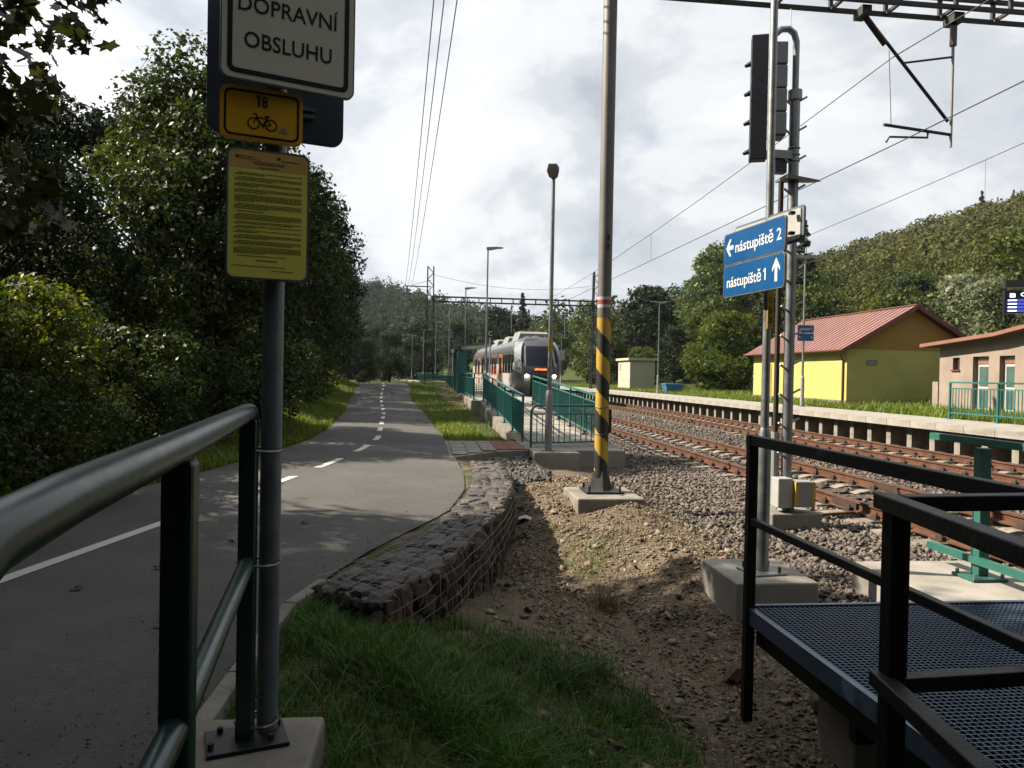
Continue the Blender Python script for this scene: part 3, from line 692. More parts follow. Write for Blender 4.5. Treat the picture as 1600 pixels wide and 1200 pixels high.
yb = board('sign_panel', fr2, .305, .205, .03, 'sign_yellow', edge='sign_yellow', label='yellow cycle route sign with number 18')
MB().ring(rrect(.014, .014, .291, .191, .026), rrect(.022, .022, .283, .183, .02), fr2, .003).build('border', 'sign_black', yb)
one('sign_black', yb, fr2, .137, .132, .046, .003); text('lettering', '8', 'sign_black', yb, fr2, .162, .132, .022, .045, .003, .012)
bk = MB()
def arc(cx, cz, r, w=.0045, n=26):
    po = [(cx+r*math.cos(6.2832*k/n), cz+r*math.sin(6.2832*k/n)) for k in range(n)]; pi_ = [(cx+(r-w)*math.cos(6.2832*k/n), cz+(r-w)*math.sin(6.2832*k/n)) for k in range(n)]
    bk.ring(po, pi_, fr2, .003)
def seg(a, b, w=.004):
    a, b = Vector(a), Vector(b); d = (b-a).normalized(); nrm = Vector((-d.y, d.x))*w/2
    bk.add([fr2(*(a+nrm), .0032), fr2(*(a-nrm), .0032), fr2(*(b-nrm), .0032), fr2(*(b+nrm), .0032)], [(0, 1, 2, 3)])
arc(.122, .068, .023); arc(.186, .068, .023)
for a, b in (((.122, .068), (.133, .098)), ((.133, .092), (.172, .094)), ((.172, .094), (.156, .064)), ((.156, .064), (.132, .09)), ((.156, .064), (.186, .068)), ((.186, .068), (.17, .092)), ((.133, .096), (.13, .106)), ((.13, .106), (.118, .104)), ((.163, .101), (.182, .1)), ((.172, .094), (.174, .1)), ((.156, .064), (.157, .052)), ((.15, .064), (.162, .064))): seg(a, b)
arc(.156, .064, .006, .006, 10); bk.build('bicycle_symbol', 'sign_black', yb)
MB().add([fr2(.215, .045, .003), fr2(.25, .045, .003), fr2(.233, .072, .003)], [(0, 1, 2)]).build('sticker', 'plate_grey', yb)
fr3 = frame((-.777, 2.95, 1.897), (.29, .085))
nb = board('notice_board', fr3, .308, .5, .03, 'notice_yellow', edge='sign_back', th=.018, label='yellow notice board of small print with tan heading band')
MB().ring(rrect(.001, .001, .307, .499, .03), rrect(.008, .008, .3, .492, .026), fr3, .0022).build('rim', 'galvanised', nb)
hd = [p for p in rrect(.009, .3, .299, .491, .026) if p[1] > .42]
MB().prism([(.009, .425), (.299, .425)]+hd[:6]+hd[6:], fr3, .0015, .0022).build('heading_band', 'notice_tan', nb)
text('lettering', 'PROVOZNÍ ŘÁD', 'notice_ink', nb, fr3, .154, .427, .075, .007, .003, .01)
ink = MB(); w_ = random.Random(5)
def line(x0, x1, z, h=.0026):
    x = x0
    while x < x1:
        w = w_.uniform(.006, .022); x2 = min(x+w, x1)
        ink.add([fr3(x, z, .003), fr3(x2, z, .003), fr3(x2, z+h, .003), fr3(x, z+h, .003)], [(0, 1, 2, 3)]); x = x2+.0022
z = .405
for n_ in (2, 3, 3, 3, 5, 4, 1, 4, 2, 2, 2, 3, 3, 5, 1):
    for k in range(n_):
        line(.03 if k else .042, .278 if k < n_-1 else w_.uniform(.1, .25), z); z -= .0058
    z -= .0052
line(.11, .19, .072, .004); line(.03, .22, .05); line(.17, .25, .035)
line(.045, .1, .466, .004); line(.045, .12, .458); line(.2, .27, .462, .004); line(.09, .22, .45); line(.1, .21, .442, .004)
for cx, cz in ((.038, .466), (.19, .472)): ink.add([fr3(cx+.007*math.cos(k*.785), cz+.007*math.sin(k*.785), .003) for k in range(8)], [tuple(range(8))])
tag(ink.build('small_print', 'notice_ink', nb), kind='stuff')
fr4 = frame((-.9, 3.115, 2.507), (.513, .175))
bb = board('sign_panel', fr4, .545, .85, .05, 'sign_back', edge='sign_back', label='blue-grey back of a sign facing the other way')
MB().prism([(.36, .1), (.42, .1), (.42, .115), (.36, .115)], fr4, .002, .02).build('clamp', 'galvanised', bb)
MB().prism([(.36, .13), (.42, .13), (.42, .145), (.36, .145)], fr4, .002, .02).build('clamp', 'galvanised', bb)

# ------------------------------------------------------------------ near gantry (striped mast)
GYY, GX0 = 10.2, 2.4
g = thing('catenary_gantry', (GX0, GYY, -.1), 'grey-brown tubular mast with yellow and black warning stripes carrying a lattice beam', 'catenary gantry', 'catenary gantries over the tracks')
MB().b2((1.95, 9.55, -.5), (2.85, 10.6, -.045)).build('footing', 'concrete', g, bevel=.02)
bpt = MB(); bpt.box((GX0, GYY-.05, -.03), (.52, .5, .03)); bpt.build('base_plate', 'steel_dark', g, bevel=.004)
fl = MB()
fl.tube([(GX0, GYY, -.015), (GX0, GYY, .16), (GX0, GYY, .24)], [.17, .12, .105], 4); fl.build('base_cone', 'steel_dark', g)
for a in (-1, 1):
    for b in (-1, 1): MB().tube([(GX0+a*.21, GYY-.05+b*.2, -.015), (GX0+a*.21, GYY-.05+b*.2, .06)], .016, 6).build('anchor_bolt', 'steel_dark', g)
PR = .095; pole = MB(); NP = 40
def ringz(z): return [(GX0+PR*math.cos(6.28318*k/NP), GYY+PR*math.sin(6.28318*k/NP), z) for k in range(NP)]
zs_ = list(np.arange(.16, 2.5, .02)); zs_ += [2.5, 2.545, 2.61, 2.65, 4.0, 7.25]
vs = [];
for z in zs_: vs += ringz(z)
fs = []; mi = []
for k in range(len(zs_)-1):
    zc = (zs_[k]+zs_[k+1])/2
    for a in range(NP):
        if zc < .24: mm_ = 2
        elif zc < 2.36:
            ang = (a+.5)/NP; ph = (zc+ang*.56)/.28; mm_ = 1 if (math.floor(ph) % 2) else 2
        elif zc < 2.5: mm_ = 0
        elif zc < 2.545: mm_ = 3
        elif zc < 2.61: mm_ = 4
        elif zc < 2.65: mm_ = 3
        else: mm_ = 0
        fs.append((k*NP+a, k*NP+(a+1) % NP, (k+1)*NP+(a+1) % NP, (k+1)*NP+a)); mi.append(mm_)
pole.v = vs; pole.f = fs; pole.mi = mi
pole.build('mast', ['mast_brown', 'stripe_yellow', 'stripe_black', 'band_white', 'band_red'], g, True)
for z in (1.12, .75): MB().tube([(GX0+.1*math.cos(k*.5236), GYY+.1*math.sin(k*.5236), z) for k in range(13)], .006, 5).build('band', 'stripe_black', g)
MB().b2((GX0+.09, GYY-.03, .78), (GX0+.13, GYY+.02, 1.1)).build('cable_guard', 'stripe_black', g)
MB().b2((GX0-.0, GYY-.102, 3.3), (GX0+.03, GYY-.094, 3.5)).build('number_plate', 'sign_black', g)
fr5 = frame((GX0+.005, GYY-.1025, 3.31), (1, 0)); text('lettering', '11', 'letter_white', g, fr5, .011, .06, .018, .05, .002, .01)
def gantry_beam(parent, x0, x1, y, z0, z1, w=.34, step=.85, mt='truss', c=.055):
    for zc in (z0, z1):
        for s_ in (-1, 1): MB().bar((x0, y+s_*w/2, zc), (x1, y+s_*w/2, zc), c, c).build('chord', mt, parent)
    n = int((x1-x0)/step)
    for k in range(n+1):
        x = x0+k*step
        m = MB()
        for s_ in (-1, 1): m.bar((x, y+s_*(w/2+.004), z0), (x, y+s_*(w/2+.004), z1), .05, .05)
        for zc in (z0, z1): m.bar((x+.004, y-w/2, zc+.006), (x+.004, y+w/2, zc+.006), .045, .045)
        m.build('batten', mt, parent)
gantry_beam(g, GX0-.1, 16.2, GYY, 6.93, 7.23)
ins = MB()
def cantilever(parent, xd_, y, zt, yz=4.99, s=1):
    # drop tube, strut, registration arm
    MB().tube([(xd_, y, zt), (xd_, y, yz)], .022, 10).build('drop_tube', 'grey_paint', parent)
    MB().tube([(xd_, y, zt-.12), (xd_, y, zt-.42)], .05, 10).build('insulator', 'insulator', parent)
    MB().tube([(xd_-s*1.43, y, zt), (xd_-s*.05, y, yz+.37)], .024, 10).build('strut', 'steel_dark', parent)
    MB().tube([(xd_-s*1.4, y, zt-.06), (xd_-s*1.05, y, zt-.47)], .045, 10).build('insulator', 'insulator', parent)
    MB().tube([(xd_, y, zt-.58), (xd_-s*.78, y, zt-.72)], .016, 8).build('tie_bar', 'steel_dark', parent)
    MB().tube([(xd_, y, yz+.18), (xd_-s*1.04, y, yz+.27)], .024, 8).build('registration_arm', 'navy', parent)
    MB().tube([(xd_-s*.36, y, yz+.2), (xd_-s*.36, y, yz+.12), (xd_-s*.95, y, yz+.1), (xd_-s*1.0, y, yz+.02)], .016, 8).build('steady_arm', 'navy', parent)
    MB().tube([(xd_-s*.99, y, zt-.55), (xd_-s*.93, y, yz+.27)], .005, 5).build('dropper', 'cable', parent)
cantilever(g, 7.5, GYY, 6.88); cantilever(g, 12.0, GYY, 6.88)
MB().b2((6.02, GYY-.12, 6.77), (6.16, GYY+.12, 6.9)).build('hanger', 'truss', g); MB().b2((7.42, GYY-.12, 6.77), (7.58, GYY+.12, 6.9)).build('hanger', 'truss', g)
MB().tube([(GX0, GYY, 8.2), (GX0-2.2, GYY, 8.2)], .03, 8).build('feeder_arm', 'truss', g); MB().tube([(GX0, GYY, 7.2), (GX0, GYY, 8.35)], .06, 10).build('mast_head', 'mast_brown', g)

# ------------------------------------------------------------------ far gantries (lattice masts)
def lattice_mast(parent, x, y, z0, z1, w=.45, mt='truss'):
    m = MB()
    for a in (-1, 1):
        for b in (-1, 1): m.bar((x+a*w*.5, y+b*w*.5, z0), (x+a*w*.34, y+b*w*.34, z1), .1, .1)
    n = int((z1-z0)/.5)
    for k in range(n):
        za, zb = z0+(z1-z0)*k/n, z0+(z1-z0)*(k+1)/n; wa, wb = w*(.5-.16*k/n), w*(.5-.16*(k+1)/n); s_ = 1 if k % 2 else -1
        for b in (-1, 1):
            m.bar((x+s_*wa, y+b*wa, za), (x-s_*wb, y+b*wb, zb), .06, .03); m.bar((x+b*wa, y+s_*wa, za), (x+b*wb, y-s_*wb, zb), .06, .03)
    m.build('lattice_mast', mt, parent)
def far_gantry(x0, x1, y, base0, label, zt=10.3):
    t = thing('catenary_gantry', (x0, y, base0), label, 'catenary gantry', 'catenary gantries over the tracks')
    MB().b2((x0-.7, y-.6, base0-1.2), (x0+.7, y+.6, base0)).build('footing', 'concrete', t)
    lattice_mast(t, x0, y, base0, zt, .7); lattice_mast(t, x1, y, .4, zt, .7)
    gantry_beam(t, x0+.2, x1-.2, y, 7.45, 7.85, .35, .95, c=.09)
    for xd_ in (7.6, 12.1): cantilever(t, xd_+float(dx(y)), y, 7.4)
    MB().tube([(x0, y, 8.65), (x0-2.1, y, 8.65)], .05, 6).build('feeder_arm', 'truss', t)
    MB().tube([(x0, y, 9.2), (x0-1.7, y, 8.65)], .018, 5).build('stay', 'truss', t); MB().tube([(x0, y, 8.2), (x0-1.4, y, 8.63)], .018, 5).build('stay', 'truss', t)
    MB().tube([(x0-1.9, y, 8.6), (x0-1.9, y, 8.1)], [.06, .09], 6).build('insulator', 'insulator', t)
    return t
far_gantry(0, 13.9, 62, 1.0, 'lattice-masted catenary gantry spanning the tracks behind the train')
far_gantry(X_(0, 112)-1, X_(13.9, 112), 112, .3, 'smaller lattice catenary gantry farther along the line past the shelter')

# ------------------------------------------------------------------ overhead wires
def sagwire(name, pts, sag, r, label, group):
    m = []
    for a, b in zip(pts[:-1], pts[1:]):
        a, b = Vector(a), Vector(b); n = 14
        for k in range(n): t = k/n; p = a.lerp(b, t); p.z -= sag*4*t*(1-t); m.append(p)
    m.append(Vector(pts[-1])); o = MB().tube(m, r, 5).build(name, 'cable'); return tag(o, label, 'wire', group)
GYs = [-42, 10.2, 62, 112]
for xc, nm in ((6.55, 'over the track carrying the train'), (11.05, 'over the track beside the block-edged platform')):
    sagwire('contact_wire', [(xc+float(dx(y))+(.15 if k % 2 else -.15), y, 5.02) for k, y in enumerate(GYs)], .04, .0085, 'lower overhead contact wire strung '+nm, 'overhead line wires')
    c = thing('catenary_wire', (xc, 10.2, 5), 'upper sagging carrier wire with droppers '+nm, 'wire', 'overhead line wires')
    m = []
    for a, b in zip(GYs[:-1], GYs[1:]):
        for k in range(14):
            t = k/14; y = a+(b-a)*t; m.append((xc+float(dx(a))*(1-t)+float(dx(b))*t, y, 6.22-1.0*4*t*(1-t)*.72))
            if k % 2 and k > 0: MB().tube([m[-1], (m[-1][0], y, 5.02)], .004, 4).build('dropper', 'cable', c)
    MB().tube(m, .0075, 5).build('carrier_wire', 'cable', c)
for k, d in enumerate((0, .22, .5)):
    sagwire('feeder_wire', [(.42+d*.8, -38, 8.4), (.1+d*.8, 10.2, 8.25), (-2.05+d, 62, 8.6), (X_(0, 112)-3.1+d, 112, 8.6)], .55, .011, 'feeder cable of the bundle hung from cross-arms beside the road', 'feeder cables above the path')
sagwire('stay_wire', [(.1, 62, 9.7), (13.8, 62, 9.2)], .75, .012, 'thin slack cross wire between the two lattice masts', None)

# ------------------------------------------------------------------ lamp posts
def lamp(name, x, y, z, h, label, group, head=(1, 0), r=.04, double=False):
    t = thing(name, (x, y, z), label, 'lamp post', group)
    MB().tube([(x, y, z), (x, y, z+1.05), (x, y, z+1.15), (x, y, z+1.2)], [r*1.65, r*1.65, r*1.5, r*1.05], 14).build('sleeve', 'grey_paint', t, True)
    MB().tube([(x, y, z+1.19), (x, y, z+h)], [r, r*.8], 12).build('pole', 'galvanised', t, True)
    MB().box((x, y, z+.012), (r*5, r*5, .024)).build('base_plate', 'galvanised', t)
    for s_ in ((1, -1) if double else (1,)):
        hx, hy = head[0]*s_, head[1]*s_; a = math.atan2(hy, hx)
        p = MB(); q0 = Vector((x, y, z+h)); d = Vector((hx, hy, 0)); sd_ = Vector((-hy, hx, 0))
        st = [(-.06, .05, -.05, .05), (.12, .09, -.06, .06), (.35, .12, .0, .07), (.62, .08, .03, .06)]
        vs = []
        for a_, w, zb, ztt in st: vs += [q0+d*a_+sd_*s2*w+Vector((0, 0, zz)) for s2, zz in ((-1, zb), (1, zb), (1, ztt), (-1, ztt))]
        p.add(vs, [(4*k+e, 4*k+(e+1) % 4, 4*k+4+(e+1) % 4, 4*k+4+e) for k in range(3) for e in range(4)]+[(3, 2, 1, 0), (12, 13, 14, 15)])
        p.build('lamp_head', 'grey_paint', t)
    return t
l0 = lamp('lamp_post', 2.38, 14.68, .055, 5.45, 'grey lamp post standing on the concrete ledge before the ramp', 'platform lamps', (-.2, -.98), .045)
MB().b2((2.335, 14.62, 2.0), (2.425, 14.633, 2.28)).build('yellow_tag', 'box_yellow', l0)
for k, y in enumerate((30.5, 45, 60, 75, 90, 105)):
    lamp('lamp_post', X_(2.3, y), y, PZ, 6.15, ['tall lamp post at the top of the ramp beside the train', 'lamp post on the train platform just past the green shelter', 'lamp post on the train platform close to the lattice mast'][k] if k < 3 else 'distant lamp post of the row on the train platform', 'platform lamps')
l2 = lamp('lamp_post', 14.7, 28.2, PZ, 5.9, 'twin-arm lamp post with small blue signs in front of the yellow shed', 'far platform lamps', (.97, .1), .045, True)
fr6 = frame((14.4, 28.1, 3.1), (.98, -.2))
for zz, s_ in ((0.0, ''), (.32, 'nástupiště 1')):
    o = MB().prism(rrect(0, zz, .62, zz+.3, .02), fr6, -.01, 0).build('sign_panel', 'sign_blue', l2)
    if s_: text('lettering', s_, 'letter_white', o, fr6, .31, zz+.11, .46, .09, .003, .01)
    else:
        MB().prism([(.05, zz+.15), (.1, zz+.2), (.1, zz+.1)], fr6, 0, .003).build('arrow', 'letter_white', o); MB().prism([(.57, zz+.15), (.52, zz+.1), (.52, zz+.2)], fr6, 0, .003).build('arrow', 'letter_white', o)
lamp('lamp_post', 14.75, 47.2, PZ, 5.9, 'slim lamp post on the far platform behind the blue bin', 'far platform lamps', (.97, .1), .04, True)
l4 = lamp('lamp_post', X_(14.75, 74), 74, PZ, 5.2, 'distant lamp post with a pale box beside the train', 'far platform lamps', (-.97, .1))
MB().b2((X_(14.75, 74)-.4, 73.8, 3.1), (X_(14.75, 74)+.3, 74.1, 4.1)).build('loudspeaker_box', 'grey_paint', l4)

# blue direction sign post
bs = thing('direction_sign_post', (2.88, 6.18, -.1), 'grey pole on a concrete block with two blue platform direction signs', 'sign post')
MB().b2((2.5, 5.78, -.55), (3.2, 6.6, -.1)).build('footing', 'concrete_pale', bs, bevel=.015)
bx, by = 2.86, 6.12
MB().box((bx, by, -.09), (.3, .3, .018), R(10)).build('base_plate', 'galvanised', bs, bevel=.004)
for a in (-1, 1):
    for b in (-1, 1): MB().tube([(bx+a*.11, by+b*.11, -.085), (bx+a*.11, by+b*.11, -.03)], .013, 6).build('anchor_bolt', 'steel_dark', bs)
MB().tube([(bx, by, -.08), (bx, by, .98), (bx, by, 1.08), (bx, by, 1.14)], [.058, .058, .05, .036], 18).build('sleeve', 'galvanised', bs, True)
MB().tube([(bx, by, 1.13), (bx, by, 5.4)], [.035, .03], 16).build('pole', 'galvanised', bs, True)
MB().b2((bx-.022, by-.052, 1.98), (bx+.032, by-.0385, 2.3)).build('yellow_tag', 'box_yellow', bs)
frt = frame((bx+.005, by-.0545, 2.0), (1, 0))
for k, c_ in enumerate('OS3'): text('lettering', c_, 'sign_black', bs, frt, 0, .2-k*.085, .03, .055, .0, .01)
q0, q1 = Vector((2.63, 6.53, 0)), Vector((2.742, 5.585, 0)); xd = (q1-q0)
def bsign(z, h, s_, arrow):
    fr = frame((q0.x, q0.y, z), (xd.x, xd.y)); w = xd.length
    o = MB().prism(rrect(0, 0, w, h, .035), fr, -.02, 0).build('sign_panel', 'galvanised', bs)
    MB().prism(rrect(.008, .008, w-.008, h-.008, .028), fr, 0, .002).build('face', 'sign_blue', o)
    def poly(p, d=.0035): MB().prism(p, fr, .002, d).build('arrow', 'letter_white', o)
    if arrow == 'left':
        text('lettering', s_, 'letter_white', o, fr, .555, .095, .70, .098, .004, .01)
        poly([(.045, .15), (.105, .225), (.135, .225), (.095, .168), (.17, .168), (.17, .132), (.095, .132), (.135, .075), (.105, .075)])
    else:
        text('lettering', s_, 'letter_white', o, fr, .385, .085, .63, .098, .004, .01)
        poly([(.84, .245), (.895, .165), (.895, .135), (.858, .18), (.858, .055), (.822, .055), (.822, .18), (.785, .135), (.785, .165)])
    return o
bsign(2.563, .281, 'nástupiště 2', 'left'); bsign(2.277, .28, 'nástupiště 1', 'up')
fr7 = frame((2.92, 5.63, 2.655), (-.15, 1.0))
bk_ = MB().prism(rrect(0, 0, 1.0, .285, .03), fr7, -.004, .012).build('sign_panel', 'sign_back', bs); bk_['label'] = 'pale back of a platform sign facing the tracks'
fr8 = frame((2.82, 6.63, 2.655), (.15, -1.0)); MB().prism(rrect(.02, .02, .97, .265, .02), fr8, .057, .062).build('back_face', 'plate_grey', bk_)
for z in (2.72, 2.88): MB().b2((2.83, 5.68, z-.012), (2.87, 5.72, z+.012)).build('clamp', 'steel_dark', bs)

# ------------------------------------------------------------------ signal
sg = thing('railway_signal', (4.43, 8.85, -.1), 'railway light signal on grey mast with climbing pegs, black backing board', 'railway signal')
mx_, my = 4.43, 8.85
MB().b2((4.12, 8.55, -.5), (4.75, 9.15, -.06)).build('footing', 'concrete', sg, bevel=.015)
MB().tube([(mx_, my, -.06), (mx_, my, 5.05)], .062, 18).build('mast', 'galvanised', sg, True)
MB().tube([(mx_, my, 5.0), (mx_, my, 5.12)], .085, 14).build('collar', 'plate_grey', sg)
MB().tube([(mx_, my, 5.1), (mx_, my, 5.72), (mx_-.03, my, 5.82), (mx_-.1, my, 5.87), (mx_-.2, my, 5.86), (mx_-.29, my, 5.78)], .04, 12).build('swan_neck', 'galvanised', sg, True)
MB().tube([(mx_-.08, my, 5.88), (mx_-.08, my, 6.12)], .006, 5).build('spike', 'galvanised', sg)
for k in range(14):
    z = .25+k*.36
    for s_ in (-1, 1): MB().tube([(mx_+s_*.05, my-.02, z+.06*(s_ > 0)), (mx_+s_*.135, my-.04, z+.05+.06*(s_ > 0))], .014, 6).build('climbing_peg', 'plate_grey', sg)
MB().tube([(mx_-.13, my+.05, .9), (mx_-.13, my+.05, 4.0)], .032, 10).build('cable_pipe', 'rust_dark', sg)
MB().tube([(mx_-.13, my+.05, .0), (mx_-.13, my+.05, .9)], .05, 10).build('cable_sleeve', 'grey_paint', sg)
MB().add([(mx_-.16, my-.17, 4.0), (mx_+.3, my-.1, 3.99), (mx_+.28, my+.12, 4.03), (mx_-.14, my+.2, 4.03), (mx_-.16, my-.17, 4.05), (mx_+.3, my-.1, 4.01), (mx_+.28, my+.12, 4.06), (mx_-.14, my+.2, 4.06)],
    [(0, 1, 2, 3), (4, 5, 6, 7), (0, 1, 5, 4), (1, 2, 6, 5), (2, 3, 7, 6), (3, 0, 4, 7)]).build('guard_plate', 'mast_brown', sg)
MB().bar((mx_-.35, my, 4.32), (mx_, my, 4.32), .1, .1).build('bracket', 'plate_grey', sg)
for z in (4.25, 4.33, 4.41): MB().tube([(mx_+.07*math.cos(k*.5236), my+.07*math.sin(k*.5236), z) for k in range(13)], .008, 5).build('band', 'galvanised', sg)
hdx = mx_-.3
bdm = MB().box((hdx-.16, my+.02, 5.0), (.2, .16, 1.52), R(-20)).build('backing_board', 'navy', sg, bevel=.01)
for k in range(4):
    z = 5.52-k*.285; o = MB().box((hdx+.06, my-.02, z), (.17, .24, .27), R(-8)).build('lamp_case', 'grey_paint', sg, bevel=.012)
    MB().box((hdx+.06, my-.02, z-.142), (.15, .22, .02), R(-8)).build('joint', 'sign_black', o)
for k in range(4): MB().tube([(hdx-.24, my+.08, 5.45-k*.36), (hdx-.31, my+.1, 5.42-k*.36)], [.035, .02], 6).build('visor', 'steel_dark', sg)
MB().b2((mx_-.24, my-.03, 4.1), (mx_-.1, my+.08, 4.3)).build('terminal_box', 'navy', sg)
bx_ = MB().b2((mx_-.02, my-.3, .02), (mx_+.22, my-.06, .33)).build('switch_box', 'grey_paint', sg, bevel=.012)
MB().b2((mx_-.025, my-.305, .04), (mx_+.015, my-.07, .32)).build('yellow_edge', 'box_yellow', bx_); MB().b2((mx_+.185, my-.305, .04), (mx_+.226, my-.07, .32)).build('yellow_edge', 'box_yellow', bx_)
MB().b2((mx_-.22, my-.25, .0), (mx_-.03, my-.05, .36)).build('switch_box', 'plate_grey', sg, bevel=.012)
MB().tube([(mx_, my, -.06), (mx_, my, .05)], [.11, .09], 12).build('foot', 'grey_paint', sg)
MB().bar((4.75, 9.05, -.18), (5.55, 9.2, -.16), .05, .03).build('cable_duct', 'rust', sg)

# ------------------------------------------------------------------ steel walkway with black handrails
wk = thing('steel_walkway', (3, 3.5, -.3), 'walkway of galvanised grating with black painted steel handrail', 'walkway')
DX0, DX1, DY0, DY1, DZ = 2.03, 4.25, .9, 4.58, .1
gm = MB()
x = DX0+.05
while x < DX1-.03: gm.bar((x, DY0, DZ-.015), (x, DY1-.04, DZ-.015), .004, .03); x += .0333
y = DY0+.05
while y < DY1-.05: gm.bar((DX0+.04, y, DZ-.006), (DX1-.04, y, DZ-.006), .005, .01); y += .0333
tag(gm.build('grating', 'grating', wk), kind='stuff')
MB().bar((DX0+.02, DY0, DZ-.045), (DX0+.02, DY1-.004, DZ-.045), .035, .1).build('edge_beam', 'grating', wk)
MB().bar((DX0+.04, DY1, DZ-.045), (DX1, DY1, DZ-.045), .035, .1).build('edge_beam', 'grating', wk)
for x in (DX0+.06, 3.1, DX1-.05): MB().bar((x+.03, DY0, DZ-.16), (x+.03, DY1-.06, DZ-.16), .06, .13).build('bearer', 'black_paint', wk)
for y in (1.3, 2.4, 3.5): MB().bar((DX0+.1, y, DZ-.29), (DX1-.05, y, DZ-.29), .06, .12).build('cross_bearer', 'black_paint', wk)
PX, PY = 2.045, 4.54
MB().bar((PX, PY, -.78), (PX, PY, 1.2), .06, .06, up=(0, 1, 0)).build('post', 'black_paint', wk, bevel=.006)
MB().bar((PX, PY+.045, 1.165), (PX, .6, 1.165), .05, .065).build('top_rail', 'black_paint', wk, bevel=.005)
MB().bar((PX, PY+.045, .655), (PX, .6, .655), .042, .045).build('middle_rail', 'black_paint', wk, bevel=.005)
for y in (2.85, 3.9):
    MB().b2((2.3, y-.15, -.9), (2.75, y+.25, DZ-.36)).build('footing', 'concrete', wk, bevel=.02)
hr_ = thing('steel_handrail', (1.42, 2.2, -.5), 'black steel handrail corner with two bars standing before the walkway', 'handrail')
MB().bar((1.475, 2.21, -.6), (1.475, 2.21, 1.16), .062, .062, up=(0, 1, 0)).build('post', 'black_paint', hr_, bevel=.006)
for z, h in ((1.2-.03, .05), (.6, .05)):
    MB().bar((1.485, 2.2, z), (3.4, 2.33, z), .055, h).build('cross_rail', 'black_paint', hr_, bevel=.005)
    MB().bar((1.45, 2.25, z+.002), (1.18, .6, z+.002), .058, h).build('side_rail', 'black_paint', hr_, bevel=.005)
MB().bar((3.4, 2.33, -.6), (3.4, 2.33, 1.2), .07, .07, up=(0, 1, 0)).build('post', 'black_paint', hr_)
for k, (x, y, s_) in enumerate(((2.62, 4.5, .3), (2.2, 5.05, .2))):
    h_ = hull(700+k, s_, s_*.8, s_*.8, 24); h_.materials.append(MATS['stone_brown'])
    tag(link('boulder', h_, None, (x, y, g1(x, y)+s_*.25)), ['rounded brown boulder lying under the edge of the steel walkway', 'small brown boulder behind the walkway corner post'][k], 'boulder')
# green angle-iron guard rail by the track
gg = thing('guard_rail', (4.43, 5.6, -.1), 'teal guard rail of angle irons on a concrete block beside the walkway', 'guard rail')
MB().b2((3.72, 4.9, -.5), (5.0, 6.2, -.03)).build('footing', 'concrete_pale', gg, bevel=.03)
MB().box((4.47, 5.6, -.015), (.3, .26, .025)).build('base_plate', 'green_angle', gg, bevel=.004)
for a in (-1, 1):
    for b in (-1, 1): MB().tube([(4.47+a*.12, 5.6+b*.1, -.01), (4.47+a*.12, 5.6+b*.1, .03)], .014, 6).build('bolt', 'galvanised', gg)
MB().bar((4.47, 5.6, 0), (4.47, 5.6, 1.03), .09, .09, up=(0, 1, 0)).build('post', 'green_angle', gg, bevel=.006)
for z in (1.06, .65, .1):
    m = MB(); m.bar((4.40, 6.15 if z != .65 else 5.75, z+.02), (4.40, 3.2, z+.02), .008, .05); m.bar((4.425, 6.15 if z != .65 else 5.75, z+.048), (4.425, 3.2, z+.048), .05, .007); m.build('angle_rail', 'green_angle', gg)

# ------------------------------------------------------------------ green platform railings
bal_cache = {}
def railing(name, pts, label, h=1.05, post_step=1.9, bal=.12, low=.14, second=.17, mt='green_paint', limit=300, group='green platform railings'):
    t = thing(name, pts[0], label, 'railing', group); nb_ = 0; rest = MB()
    for a, b in zip(pts[:-1], pts[1:]):
        a, b = Vector(a), Vector(b); ln = (b-a).length; n = max(1, round(ln/post_step))
        for z, w, hh in ((h, .055, .045), (h-second, .03, .03), (low, .035, .035)): MB().bar(a+Vector((0, 0, z)), b+Vector((0, 0, z)), w, hh).build('rail', mt, t)
        for k in range(n+1):
            p = a.lerp(b, k/n); MB().bar(p, p+Vector((0, 0, h)), .05, .05, up=(0, 1, 0)).build('post', mt, t); MB().box(p+Vector((0, 0, .01)), (.15, .15, .02)).build('foot_plate', mt, t)
        hb = h-second-low; key = round(hb, 3)
        if key not in bal_cache: bal_cache[key] = MB().bar((0, 0, 0), (0, 0, hb), .018, .018, up=(0, 1, 0)).mesh('baluster', mt)
        m = int(ln/bal)
        for k in range(1, m):
            p = a.lerp(b, k/m)+Vector((0, 0, low))
            if nb_ < limit: link('baluster', bal_cache[key], t, p); nb_ += 1
            else: rest.bar(p, p+Vector((0, 0, hb)), .018, .018, up=(0, 1, 0))
    if rest.v: tag(rest.build('balusters', mt, t), kind='stuff')
    return t
railing('ramp_railing', [(2.12, RA0+.15, rampz(RA0)), (2.12, RA1, PZ)], 'teal railing on the grass side of the ramp')
railing('ramp_railing', [(3.85, RA0-.2, .04), (3.85, 27.6, rampz(27.6))], 'teal railing on the track side of the ramp')
railing('platform_fence', [(2.12, 29.15, PZ), (1.78, 29.5, PZ)]+[(X_(1.78, y), y, PZ) for y in (38, 50, 64, 80, 92)], 'long teal fence along the back edge of the train platform')
railing('platform_fence', [(14.97, 20.1, PZ), (14.95, 9, PZ)], 'teal railing on the far platform in front of the beige building', low=.18)
